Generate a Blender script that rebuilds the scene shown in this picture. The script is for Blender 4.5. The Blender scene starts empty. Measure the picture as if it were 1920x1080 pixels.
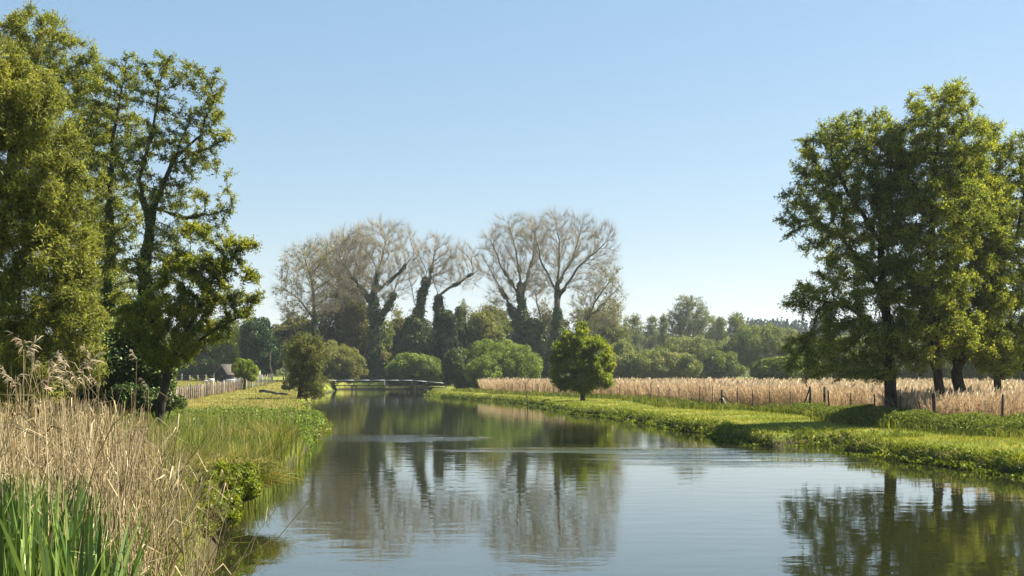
import bpy, math, random
import numpy as np
from mathutils import Vector

# ------------------------------------------------------------------ camera, world, sun, exposure
sc = bpy.context.scene
COL = sc.collection
CAMH, F, HY = 2.4, 2133.0, 705.0          # eye height, focal length in photo pixels, horizon row
cam_d = bpy.data.cameras.new('camera'); cam = bpy.data.objects.new('camera', cam_d); COL.objects.link(cam)
cam.location = (0, 0, CAMH); cam.rotation_euler = (math.radians(90), 0, 0)
cam_d.sensor_width = 36; cam_d.lens = 36 * F / 1920; cam_d.shift_y = (HY - 540) / 1920
cam_d.clip_start = 0.1; cam_d.clip_end = 9000
sc.camera = cam

SUN_DIR = Vector((0.945, 0.327, 0)).normalized(); SUN_EL = math.radians(47)
w = bpy.data.worlds.new('World'); sc.world = w; w.use_nodes = True
nt = w.node_tree; bg = nt.nodes['Background']
sky = nt.nodes.new('ShaderNodeTexSky'); sky.sky_type = 'NISHITA'; sky.sun_disc = False
sky.sun_elevation = SUN_EL; sky.sun_rotation = math.atan2(SUN_DIR.x, SUN_DIR.y)
sky.altitude = 0; sky.air_density = 1.2; sky.dust_density = 0.35; sky.ozone_density = 5
gm = nt.nodes.new('ShaderNodeGamma'); gm.inputs[1].default_value = 0.42
nt.links.new(sky.outputs[0], gm.inputs[0]); hs = nt.nodes.new('ShaderNodeHueSaturation'); hs.inputs['Saturation'].default_value = 1.68; hs.inputs['Value'].default_value = 1.2
nt.links.new(gm.outputs[0], hs.inputs['Color']); nt.links.new(hs.outputs[0], bg.inputs[0]); bg.inputs[1].default_value = 0.09
sl = bpy.data.lights.new('sun', 'SUN'); sl.energy = 5.0; sl.angle = math.radians(0.55); sl.color = (1.0, 0.94, 0.84)
so = bpy.data.objects.new('sun', sl); COL.objects.link(so); so.location = (40, 40, 60)
d = Vector((SUN_DIR.x * math.cos(SUN_EL), SUN_DIR.y * math.cos(SUN_EL), math.sin(SUN_EL)))
so.rotation_euler = d.to_track_quat('Z', 'Y').to_euler()
sc.view_settings.view_transform = 'Standard'; sc.view_settings.look = 'None'
sc.view_settings.gamma = 1; sc.view_settings.exposure = 1.85
sc.render.engine = 'CYCLES'
sc.cycles.use_denoising = True
sc.cycles.max_bounces = 7; sc.cycles.diffuse_bounces = 3; sc.cycles.glossy_bounces = 3
sc.cycles.transmission_bounces = 4; sc.cycles.volume_bounces = 0; sc.cycles.caustics_reflective = False
sc.cycles.caustics_refractive = False

HAZE = .00016
sc.cycles.volume_step_rate = 10; sc.cycles.volume_max_steps = 32
rs = np.random.RandomState
random.seed(5)

# ------------------------------------------------------------------ helpers
def P(px, py, D):
    return np.array([(px - 960) / F * D, D, CAMH - (py - HY) / F * D])

def tag(o, label=None, cat=None, group=None, kind=None):
    if label: o['label'] = label
    if cat: o['category'] = cat
    if group: o['group'] = group
    if kind: o['kind'] = kind
    return o

def empty(name, loc, label, cat, group=None, kind=None):
    o = bpy.data.objects.new(name, None); COL.objects.link(o); o.location = tuple(float(v) for v in loc)
    o.empty_display_size = 0.3
    return tag(o, label, cat, group, kind)

def mesh(name, V, Q, mat, parent=None, rnd=None, smooth=False, origin=None, T=None):
    """V (n,3) world coordinates, Q (m,4) quads and/or T (k,3) triangles; linked as one object."""
    V = np.asarray(V, np.float32).reshape(-1, 3)
    if parent is not None: origin = np.array(parent_loc(parent))
    if origin is None: origin = np.zeros(3)
    V = V - np.asarray(origin, np.float32)
    Q = np.zeros((0, 4), np.int32) if Q is None else np.asarray(Q, np.int32)
    T = np.zeros((0, 3), np.int32) if T is None else np.asarray(T, np.int32)
    me = bpy.data.meshes.new(name)
    me.vertices.add(len(V)); me.vertices.foreach_set('co', V.ravel())
    loops = np.concatenate([Q.ravel(), T.ravel()])
    me.loops.add(len(loops)); me.loops.foreach_set('vertex_index', loops)
    starts = np.concatenate([np.arange(len(Q)) * 4, len(Q) * 4 + np.arange(len(T)) * 3]).astype(np.int32)
    me.polygons.add(len(starts)); me.polygons.foreach_set('loop_start', starts)
    tot = np.concatenate([np.full(len(Q), 4), np.full(len(T), 3)]).astype(np.int32)
    me.polygons.foreach_set('loop_total', tot)
    if smooth: me.polygons.foreach_set('use_smooth', np.ones(len(starts), bool))
    if rnd is not None:
        a = me.attributes.new('rnd', 'FLOAT', 'FACE'); a.data.foreach_set('value', np.asarray(rnd, np.float32))
    me.update(calc_edges=True)
    me.materials.append(mat)
    o = bpy.data.objects.new(name, me); COL.objects.link(o)
    if parent is not None: o.parent = parent
    else: o.location = tuple(float(v) for v in origin)
    return o

def parent_loc(p):
    v = Vector((0, 0, 0))
    while p is not None: v += p.location; p = p.parent
    return v

class MB:
    """collects solids"""
    def __init__(s): s.V = []; s.Q = []; s.T = []; s.n = 0
    def add(s, V, Q=(), T=()):
        V = np.asarray(V, float)
        if len(Q): s.Q.append(np.asarray(Q) + s.n)
        if len(T): s.T.append(np.asarray(T) + s.n)
        s.V.append(V); s.n += len(V)
    def box(s, a, b, bev=0):
        (x0, y0, z0), (x1, y1, z1) = a, b
        s.add([(x0,y0,z0),(x1,y0,z0),(x1,y1,z0),(x0,y1,z0),(x0,y0,z1),(x1,y0,z1),(x1,y1,z1),(x0,y1,z1)],
              [(0,3,2,1),(4,5,6,7),(0,1,5,4),(1,2,6,5),(2,3,7,6),(3,0,4,7)])
    def bar(s, a, b, r0, r1=None, n=6, jit=0, seg=1, R=None):
        a = np.asarray(a, float); b = np.asarray(b, float); r1 = r0 if r1 is None else r1
        dr = (b - a); L = np.linalg.norm(dr); dr /= L
        u = np.cross(dr, (0.31, 0.95, 0.1)); u /= np.linalg.norm(u); v = np.cross(dr, u)
        rings = []
        for k in range(seg + 1):
            t = k / seg; c = a + (b - a) * t; r = r0 + (r1 - r0) * t
            if R is not None and 0 < k < seg: c = c + R.normal(0, jit, 3)
            for i in range(n):
                an = 2 * math.pi * i / n
                rr = r * (1 + (R.uniform(-.12, .12) if R is not None else 0))
                rings.append(c + rr * (math.cos(an) * u + math.sin(an) * v))
        Q = []
        for k in range(seg):
            for i in range(n):
                j = (i + 1) % n
                Q.append((k*n+i, k*n+j, (k+1)*n+j, (k+1)*n+i))
        m = len(rings); rings.append(a); rings.append(b + dr * r1 * .25)
        T = [(m, (i + 1) % n, i) for i in range(n)] + [(m + 1, seg*n+i, seg*n+(i+1) % n) for i in range(n)]
        s.add(rings, Q, T)
    def build(s, name, mat, parent=None, smooth=False, origin=None):
        return mesh(name, np.concatenate(s.V), np.concatenate(s.Q) if s.Q else None, mat, parent,
                    T=np.concatenate(s.T) if s.T else None, smooth=smooth, origin=origin)

def unit(a): return a / np.maximum(np.linalg.norm(a, axis=-1, keepdims=True), 1e-9)

def ribbons(paths, widths, R, face=None):
    """paths (N,K,3), widths (N,K); flat leaves/blades. returns V,Q,nfaces per ribbon"""
    N, K, _ = paths.shape
    tang = unit(paths[:, -1] - paths[:, 0])
    side = unit(np.cross(tang, R.normal(0, 1, (N, 3)))) if face is None else unit(np.cross(tang, face))
    V = np.empty((N, K, 2, 3)); h = widths[..., None] * .5 * side[:, None, :]
    V[:, :, 0] = paths - h; V[:, :, 1] = paths + h
    b = (np.arange(N) * K * 2)[:, None] + (np.arange(K - 1) * 2)[None, :]
    Q = np.stack([b, b + 1, b + 3, b + 2], -1).reshape(-1, 4)
    return V.reshape(-1, 3), Q

def tubes(paths, radii, n=3):
    N, K, _ = paths.shape
    tang = unit(np.gradient(paths, axis=1))
    ref = np.array([0.35, 0.9, 0.12])
    u = unit(np.cross(tang, ref)); v = np.cross(tang, u)
    an = np.arange(n) * 2 * math.pi / n
    V = paths[:, :, None, :] + radii[:, :, None, None] * (np.cos(an)[None, None, :, None] * u[:, :, None, :] + np.sin(an)[None, None, :, None] * v[:, :, None, :])
    b = (np.arange(N) * K * n)[:, None, None] + (np.arange(K - 1) * n)[None, :, None]
    i = np.arange(n)[None, None, :]; j = (i + 1) % n
    Q = np.stack([b + i, b + j, b + n + j, b + n + i], -1).reshape(-1, 4)
    return V.reshape(-1, 3), Q

def leaves(C, size, R, aspect=.6, up=.4, nrm=None, droop=0.0):
    """rhombic leaves centred at C; size (N,) length"""
    N = len(C); size = np.broadcast_to(size, (N,))
    nn = R.normal(0, 1, (N, 3)); nn = unit(nn); nn[:, 2] += up
    if nrm is not None: nn = nn + nrm
    nn = unit(nn)
    a = unit(np.cross(nn, R.normal(0, 1, (N, 3))))
    if droop: a = unit(a + np.array([0, 0, -droop])); 
    b = unit(np.cross(nn, a))
    L = size[:, None] * .5; W = L * aspect
    fold = nn * (L * .25)
    V = np.stack([C - a * L, C + b * W + fold, C + a * L, C - b * W + fold], 1).reshape(-1, 3)
    Q = np.arange(N * 4).reshape(-1, 4)
    return V, Q

def smooth(t, a=0., b=1.):
    t = np.clip((t - a) / (b - a), 0, 1); return t * t * (3 - 2 * t)

# cheap value noise
_perm = rs(11).rand(256, 256)
def vnoise(x, y):
    xi = np.floor(x).astype(int); yi = np.floor(y).astype(int); fx = x - xi; fy = y - yi
    fx = fx * fx * (3 - 2 * fx); fy = fy * fy * (3 - 2 * fy)
    g = lambda i, j: _perm[i % 256, j % 256]
    return (g(xi, yi) * (1-fx) + g(xi+1, yi) * fx) * (1-fy) + (g(xi, yi+1) * (1-fx) + g(xi+1, yi+1) * fx) * fy
def fbm(x, y, o=3):
    s = 0; a = .5
    for k in range(o): s = s + a * vnoise(x * 2**k + 17.3*k, y * 2**k + 5.1*k); a *= .5
    return s

# ------------------------------------------------------------------ materials
def nodes(name):
    m = bpy.data.materials.new(name); m.use_nodes = True; t = m.node_tree; t.nodes.clear()
    out = t.nodes.new('ShaderNodeOutputMaterial'); return m, t, out

def ramp(t, cols, pos=None):
    r = t.nodes.new('ShaderNodeValToRGB'); e = r.color_ramp.elements
    pos = pos or [i / (len(cols) - 1) for i in range(len(cols))]
    while len(e) < len(cols): e.new(0.5)
    for i, (c, p) in enumerate(zip(cols, pos)): e[i].position = p; e[i].color = (*c, 1)
    return r

def leaf_mat(name, cols, trans=.4, gloss=.05, tint=(1.25, 1.2, .6), nscale=.5, rough=.45):
    m, t, out = nodes(name)
    at = t.nodes.new('ShaderNodeAttribute'); at.attribute_name = 'rnd'
    geo = t.nodes.new('ShaderNodeNewGeometry')
    no = t.nodes.new('ShaderNodeTexNoise'); no.inputs['Scale'].default_value = nscale; no.inputs['Detail'].default_value = 1
    t.links.new(geo.outputs['Position'], no.inputs['Vector'])
    ad = t.nodes.new('ShaderNodeMath'); ad.operation = 'MULTIPLY_ADD'; ad.inputs[1].default_value = .9; ad.inputs[2].default_value = -.45
    t.links.new(no.outputs[0], ad.inputs[0])
    ad2 = t.nodes.new('ShaderNodeMath'); ad2.operation = 'ADD'
    t.links.new(at.outputs['Fac'], ad2.inputs[0]); t.links.new(ad.outputs[0], ad2.inputs[1])
    r = ramp(t, cols); t.links.new(ad2.outputs[0], r.inputs[0])
    di = t.nodes.new('ShaderNodeBsdfDiffuse'); tr = t.nodes.new('ShaderNodeBsdfTranslucent')
    t.links.new(r.outputs[0], di.inputs[0])
    mx = t.nodes.new('ShaderNodeMix'); mx.data_type = 'RGBA'; mx.blend_type = 'MULTIPLY'; mx.inputs[0].default_value = 1
    t.links.new(r.outputs[0], mx.inputs[6]); mx.inputs[7].default_value = (*tint, 1)
    t.links.new(mx.outputs[2], tr.inputs[0])
    ms = t.nodes.new('ShaderNodeMixShader'); ms.inputs[0].default_value = trans
    t.links.new(di.outputs[0], ms.inputs[1]); t.links.new(tr.outputs[0], ms.inputs[2])
    last = ms
    if gloss > 0:
        gl = t.nodes.new('ShaderNodeBsdfGlossy'); gl.inputs['Roughness'].default_value = rough; gl.inputs['Color'].default_value = (.30, .32, .20, 1)
        ms2 = t.nodes.new('ShaderNodeMixShader'); ms2.inputs[0].default_value = gloss
        t.links.new(ms.outputs[0], ms2.inputs[1]); t.links.new(gl.outputs[0], ms2.inputs[2]); last = ms2
    t.links.new(last.outputs[0], out.inputs[0])
    return m

def bark_mat(name, c0, c1, scale=6, bump=.4, rough=.9, stretch=.25):
    m, t, out = nodes(name)
    tc = t.nodes.new('ShaderNodeTexCoord'); mp = t.nodes.new('ShaderNodeMapping')
    mp.inputs['Scale'].default_value = (1, 1, stretch)
    t.links.new(tc.outputs['Object'], mp.inputs[0])
    no = t.nodes.new('ShaderNodeTexNoise'); no.inputs['Scale'].default_value = scale; no.inputs['Detail'].default_value = 5
    t.links.new(mp.outputs[0], no.inputs['Vector'])
    r = ramp(t, [c0, c1], [.35, .68]); t.links.new(no.outputs[0], r.inputs[0])
    b = t.nodes.new('ShaderNodeBsdfPrincipled'); b.inputs['Roughness'].default_value = rough
    b.inputs['Specular IOR Level'].default_value = .2
    t.links.new(r.outputs[0], b.inputs['Base Color'])
    bp = t.nodes.new('ShaderNodeBump'); bp.inputs['Strength'].default_value = bump; bp.inputs['Distance'].default_value = .05
    t.links.new(no.outputs[0], bp.inputs['Height']); t.links.new(bp.outputs[0], b.inputs['Normal'])
    t.links.new(b.outputs[0], out.inputs[0])
    return m

G = lambda *a: a
M = {}
M['willow'] = leaf_mat('willow_leaf', [(0.095,0.120,0.026), (0.220,0.240,0.045), (0.360,0.345,0.080)], .45, .04, nscale=.8)
M['yellowgreen'] = leaf_mat('young_leaf', [(0.090,0.128,0.015), (0.195,0.225,0.022), (0.300,0.300,0.045)], .5, .03, nscale=.5)
M['alder'] = leaf_mat('alder_leaf', [(0.075,0.105,0.020), (0.180,0.210,0.032), (0.350,0.350,0.060)], .52, .06, nscale=.7)
M['alder_r'] = leaf_mat('alder_leaf_bright', [(0.070,0.100,0.020), (0.190,0.230,0.032), (0.400,0.410,0.060)], .52, .06, nscale=.35)
M['hawthorn'] = leaf_mat('hawthorn_leaf', [(0.060,0.100,0.012), (0.160,0.210,0.022), (0.320,0.340,0.040)], .52, .04, nscale=.6)
M['thorn'] = leaf_mat('thorn_leaf', [(0.075,0.105,0.014), (0.200,0.230,0.022), (0.370,0.360,0.050)], .52, .05, nscale=.6)
M['ivy'] = leaf_mat('ivy_leaf', [(0.024,0.045,0.015), (0.058,0.090,0.025), (0.115,0.150,0.040)], .15, .07, nscale=.6)
M['ivy_brown'] = leaf_mat('ivy_shrub_leaf', [(0.060,0.068,0.020), (0.125,0.125,0.035), (0.200,0.175,0.055)], .25, .03, nscale=.25)
M['bush'] = leaf_mat('sallow_leaf', [(0.075,0.115,0.024), (0.145,0.205,0.040), (0.235,0.280,0.060)], .35, .04, nscale=.3)
M['sallow'] = leaf_mat('pale_sallow_leaf', [(0.083,0.105,0.030), (0.165,0.180,0.045), (0.255,0.247,0.075)], .35, .03, nscale=.25)
M['scrub'] = leaf_mat('scrub_leaf', [(0.090,0.128,0.045), (0.165,0.195,0.060), (0.255,0.247,0.090)], .3, .03, nscale=.16)
M['darkgreen'] = leaf_mat('evergreen_leaf', [(0.012,0.030,0.010), (0.030,0.065,0.018), (0.060,0.105,0.024)], .2, .05, nscale=.5)
M['green'] = leaf_mat('hedge_leaf', [(0.060,0.085,0.016), (0.115,0.150,0.028), (0.190,0.220,0.040)], .35, .04, nscale=.25)
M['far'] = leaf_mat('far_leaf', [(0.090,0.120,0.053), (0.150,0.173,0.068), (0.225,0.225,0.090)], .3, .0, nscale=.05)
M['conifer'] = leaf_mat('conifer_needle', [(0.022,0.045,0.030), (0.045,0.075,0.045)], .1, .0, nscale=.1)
M['twig'] = leaf_mat('poplar_twig', [(0.205,0.175,0.115), (0.300,0.260,0.175), (0.375,0.330,0.240)], .1, .0, tint=(1,1,1), nscale=.12)
M['twig_gold'] = leaf_mat('golden_poplar_twig', [(0.210,0.165,0.075), (0.300,0.240,0.105), (0.380,0.310,0.140)], .3, .0, tint=(1,1,.8), nscale=.2)
M['bark'] = bark_mat('alder_bark', (.020,.015,.010), (.065,.050,.035), 9)
M['bark_grey'] = bark_mat('poplar_bark', (.06,.05,.038), (.15,.125,.095), 3)
M['bark_pale'] = bark_mat('dead_bark', (.30,.25,.19), (.46,.40,.32), 5)
M['reed_dry'] = leaf_mat('dry_reed', [(0.100,0.070,0.035), (0.310,0.235,0.125), (0.520,0.420,0.260)], .3, .03, tint=(1.05,1,.8), nscale=1.2)
M['reed_field'] = leaf_mat('dry_reed_bed', [(0.310,0.215,0.130), (0.460,0.335,0.205), (0.580,0.450,0.300)], .35, .02, tint=(1.05,1,.85), nscale=.22)
M['plume'] = leaf_mat('reed_plume', [(0.300,0.225,0.150), (0.460,0.360,0.250), (0.580,0.480,0.350)], .5, .0, tint=(1,1,.9), nscale=1)
M['iris'] = leaf_mat('iris_leaf', [(0.022,0.050,0.014), (0.080,0.140,0.036), (0.240,0.310,0.085)], .35, .10, nscale=1.5, rough=.35)
M['green_reed'] = leaf_mat('green_reed', [(0.045,0.080,0.014), (0.130,0.180,0.028), (0.300,0.320,0.080)], .45, .05, nscale=.5)
M['bramble'] = leaf_mat('bramble_leaf', [(0.050,0.080,0.008), (0.125,0.165,0.014), (0.250,0.265,0.030)], .45, .05, nscale=1.2)
M['sedge'] = leaf_mat('sedge_blade', [(0.062,0.088,0.015), (0.150,0.163,0.031), (0.375,0.275,0.112)], .35, .03, nscale=1)
M['lip'] = leaf_mat('bank_herb', [(0.045,0.070,0.008), (0.110,0.150,0.014), (0.260,0.270,0.035)], .35, .05, nscale=.8)
M['rough'] = leaf_mat('rough_grass', [(0.035,0.058,0.010), (0.085,0.115,0.018), (0.210,0.200,0.050)], .4, .03, nscale=.5)
M['straw'] = leaf_mat('straw_grass', [(0.150,0.140,0.030), (0.270,0.225,0.085), (0.380,0.300,0.150)], .35, .0, nscale=.12)
M['mown'] = leaf_mat('mown_grass', [(0.075,0.120,0.016), (0.200,0.225,0.030), (0.400,0.340,0.100)], .35, .02, nscale=.3)
M['wood'] = bark_mat('weathered_wood', (.10,.085,.07), (.24,.205,.17), 12, .3)
M['wood_dark'] = bark_mat('dark_wood', (.035,.028,.022), (.09,.072,.055), 12, .3)
M['wood_pale'] = bark_mat('pale_wood', (.36,.31,.25), (.52,.46,.38), 14, .2)
M['pale_paint'] = bark_mat('pale_painted_wood', (.55,.55,.50), (.70,.70,.66), 8, .1, .6)
M['thatch'] = bark_mat('thatch', (.08,.066,.052), (.15,.125,.10), 10, .6, 1, 1)
M['tin'] = bark_mat('tarred_board', (.010,.012,.016), (.03,.033,.04), 6, .2, .7, 1)
M['white'] = bark_mat('white_enamel', (.55,.56,.56), (.7,.7,.68), 6, .1, .5, 1)
M['pale_lump'] = bark_mat('pale_lump_mottle', (.50,.40,.36), (.66,.58,.54), 6, .4, .9, 1)

# ------------------------------------------------------------------ river shape and terrain
RIGHT = [(8.0,-10),(9.5,8),(11.2,18),(12.2,26),(11.3,30.6),(10.6,34.0),(10.0,35.6),(10.9,36.6),(12.3,37.2),(12.6,38.4),(11.2,39.4),(9.6,38.8),(8.9,38.0),(8.4,39.5),(7.9,44),(7.8,49),(6.5,58),(5.0,66),
         (3.3,76),(1.9,92),(-1.3,107),(-5.6,119),(-10.8,139),(-10.6,155),(-12,170),(-13,185),(-14,203)]
LEFT = [(-31,203),(-29.5,185),(-27.2,170),(-23.9,140),(-20.3,114),(-17.0,96),(-16.6,88),(-13.4,73),(-10.6,61),(-8.9,54.5),(-7.9,47),(-7.1,41),(-6.3,35),(-5.6,28),
        (-5.0,22.5),(-4.7,19.5),(-4.1,16.5),(-3.7,13.6),(-3.0,10.5),(-2.1,7.5),(-1.35,4.8),(-.9,2),(-.9,-10)]
POLY = np.array(RIGHT + LEFT, float)
def sdist(x, y):
    """signed distance to the river outline, positive on land"""
    x = np.asarray(x, float); y = np.asarray(y, float)
    best = np.full(x.shape, 1e9); inside = np.zeros(x.shape, bool)
    for i in range(len(POLY)):
        ax, ay = POLY[i]; bx, by = POLY[(i + 1) % len(POLY)]
        dx, dy = bx - ax, by - ay; t = np.clip(((x-ax)*dx + (y-ay)*dy) / (dx*dx + dy*dy), 0, 1)
        best = np.minimum(best, np.hypot(x - ax - t*dx, y - ay - t*dy))
        cr = ((ay > y) != (by > y)) & (x < (bx-ax) * (y-ay) / ((by-ay) if by != ay else 1e-9) + ax)
        inside ^= cr
    return np.where(inside, -best, best) + ((fbm(x * .28 + 31, y * .28 + 5) - .44) * 1.5 + (fbm(x * .8 + 3, y * .8) - .44) * .5) * np.clip(y / 45, .15, 1) * smooth(best, 9, 3)
LX = np.array([p[0] for p in LEFT[::-1]]); LY = np.array([p[1] for p in LEFT[::-1]])
RX = np.array([p[0] for p in RIGHT]); RY = np.array([p[1] for p in RIGHT])
def zg(x, y, s=None):
    x = np.asarray(x, float); y = np.asarray(y, float)
    s = sdist(x, y) if s is None else s
    mid = (np.interp(y, LY, LX) + np.interp(y, RY, RX)) * .5
    left = x < mid
    topl = np.interp(y, [0, 6, 12, 18, 45, 60, 90, 175, 260, 400], [.95, .85, .5, .28, .3, .42, .5, 1.15, 1.5, 2.2])
    topl = topl + np.clip(-x - 20, 0, 60) * .006 * smooth(y, 80, 200)
    topr = np.interp(y, [0, 30, 40, 60, 110, 140, 230], [.40, .40, .42, .42, .42, .40, .40])
    top = np.where(left, topl, topr)
    s2 = s + (fbm(x * .9, y * .9) - .45) * .5 * np.clip(y / 30, .3, 1)
    z = -.7 + (top + .7) * smooth(s2, -.45, .42)
    z = z + np.clip(s - .5, 0, 6) * np.where(left, .004, .022) + (fbm(x * .35 + 9, y * .35) - .45) * .22 * smooth(s, .2, 3) * (y > 12)
    far = smooth(np.hypot(x, y), 320, 1500)
    z = z + far * (6 + 34 * vnoise(x / 420 + 3, y / 420 + 8)) * smooth(y, 150, 500)
    z = z + smooth(y, 420, 900) * smooth(x, 60, 300) * 16
    return z

def axis(ranges):
    out = []
    for a, b, st in ranges: out += list(np.arange(a, b, st))
    return np.array(out)
gx = axis([(-4000,-600,300),(-600,-120,40),(-120,-44,5),(-44,-20,.8),(-20,26,.3),(26,60,1.5),(60,160,8),(160,700,45),(700,4001,300)])
gy = axis([(-400,-20,60),(-20,0,4),(0,50,.3),(50,130,.6),(130,230,1.5),(230,420,12),(420,1500,60),(1500,5001,350)])
X, Y = np.meshgrid(gx, gy); S = sdist(X, Y); Z = zg(X, Y, S)
n0, n1 = X.shape; idx = np.arange(n0 * n1).reshape(n0, n1)
Qg = np.stack([idx[:-1,:-1], idx[:-1,1:], idx[1:,1:], idx[1:,:-1]], -1).reshape(-1, 4)
m, t, out = nodes('meadow_ground')
geo = t.nodes.new('ShaderNodeNewGeometry'); no = t.nodes.new('ShaderNodeTexNoise'); no.inputs['Scale'].default_value = .35; no.inputs['Detail'].default_value = 8
t.links.new(geo.outputs['Position'], no.inputs['Vector'])
r = ramp(t, [(.07,.10,.014), (.14,.165,.022), (.25,.21,.06)], [.32, .5, .68]); t.links.new(no.outputs[0], r.inputs[0])
sx = t.nodes.new('ShaderNodeSeparateXYZ'); t.links.new(geo.outputs['Position'], sx.inputs[0])
mr = t.nodes.new('ShaderNodeMapRange'); mr.inputs['From Min'].default_value = .42; mr.inputs['From Max'].default_value = .12
t.links.new(sx.outputs['Z'], mr.inputs['Value'])
mx = t.nodes.new('ShaderNodeMix'); mx.data_type = 'RGBA'; t.links.new(mr.outputs[0], mx.inputs[0]); t.links.new(r.outputs[0], mx.inputs[6])
mx.inputs[7].default_value = (.045, .038, .018, 1)
b = t.nodes.new('ShaderNodeBsdfPrincipled'); b.inputs['Roughness'].default_value = 1; b.inputs['Specular IOR Level'].default_value = .1
t.links.new(mx.outputs[2], b.inputs['Base Color'])
no2 = t.nodes.new('ShaderNodeTexNoise'); no2.inputs['Scale'].default_value = 14; no2.inputs['Detail'].default_value = 4
t.links.new(geo.outputs['Position'], no2.inputs['Vector'])
bp = t.nodes.new('ShaderNodeBump'); bp.inputs['Strength'].default_value = .8; bp.inputs['Distance'].default_value = .06
t.links.new(no2.outputs[0], bp.inputs['Height']); t.links.new(bp.outputs[0], b.inputs['Normal'])
t.links.new(b.outputs[0], out.inputs[0]); M['ground'] = m
tag(mesh('ground', np.stack([X, Y, Z], -1).reshape(-1, 3), Qg, M['ground'], smooth=True), 'flat green meadow and grassy river banks', None, None, 'structure')

# river water
m, t, out = nodes('river_water')
geo = t.nodes.new('ShaderNodeNewGeometry')
def noise_xy(scale, sx_, sy_, det=2):
    mp = t.nodes.new('ShaderNodeMapping'); mp.inputs['Scale'].default_value = (sx_, sy_, 1)
    t.links.new(geo.outputs['Position'], mp.inputs[0])
    n = t.nodes.new('ShaderNodeTexNoise'); n.inputs['Scale'].default_value = scale; n.inputs['Detail'].default_value = det
    t.links.new(mp.outputs[0], n.inputs['Vector']); return n
def math_(op, a, b=None, c=None):
    n = t.nodes.new('ShaderNodeMath'); n.operation = op
    for i, v in enumerate((a, b, c)):
        if v is None: continue
        if isinstance(v, (int, float)): n.inputs[i].default_value = v
        else: t.links.new(v, n.inputs[i])
    return n.outputs[0]
fine = noise_xy(5.5, .8, 1.4, 3).outputs[0]; mid_ = noise_xy(1.3, .7, 1.4, 3).outputs[0]
sxy = t.nodes.new('ShaderNodeSeparateXYZ'); t.links.new(geo.outputs['Position'], sxy.inputs[0])
def patch(cx, cy, rx, ry):
    a = math_('DIVIDE', math_('SUBTRACT', sxy.outputs[0], cx), rx); b_ = math_('DIVIDE', math_('SUBTRACT', sxy.outputs[1], cy), ry)
    q = math_('ADD', math_('MULTIPLY', a, a), math_('MULTIPLY', b_, b_))
    return math_('MAXIMUM', math_('SUBTRACT', 1.0, q), 0.0)
streak = noise_xy(.5, .35, 1.9, 3).outputs[0]
riff = math_('ADD', math_('ADD', patch(-5.0, 44, 4.5, 3.0), patch(6.0, 33.5, 5, 4.0)), patch(3.0, 37, 6, 1.6))
riff = math_('MULTIPLY', riff, math_('MULTIPLY', math_('MAXIMUM', math_('SUBTRACT', streak, .40), 0.0), 5.0))
broad = math_('MAXIMUM', math_('SUBTRACT', noise_xy(.16, .5, 1.1, 2).outputs[0], .38), 0.0)
h = math_('ADD', math_('MULTIPLY', mid_, .0045), math_('MULTIPLY', fine, math_('ADD', math_('ADD', .0002, math_('MULTIPLY', broad, .0025)), math_('MULTIPLY', riff, .030))))
bp = t.nodes.new('ShaderNodeBump'); bp.inputs['Strength'].default_value = 1; bp.inputs['Distance'].default_value = 1
WB = bp
t.links.new(h, bp.inputs['Height'])
b = t.nodes.new('ShaderNodeBsdfPrincipled'); b.inputs['Base Color'].default_value = (.014, .016, .005, 1)
b.inputs['Roughness'].default_value = .02; b.inputs['IOR'].default_value = 1.95
t.links.new(bp.outputs[0], b.inputs['Normal']); t.links.new(b.outputs[0], out.inputs[0]); M['water'] = m
tag(mesh('river_water', [(-60,-20,0),(60,-20,0),(60,240,0),(-60,240,0)], [(0,1,2,3)], M['water']), 'calm dark river reflecting sky and trees', None, None, 'structure')

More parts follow.
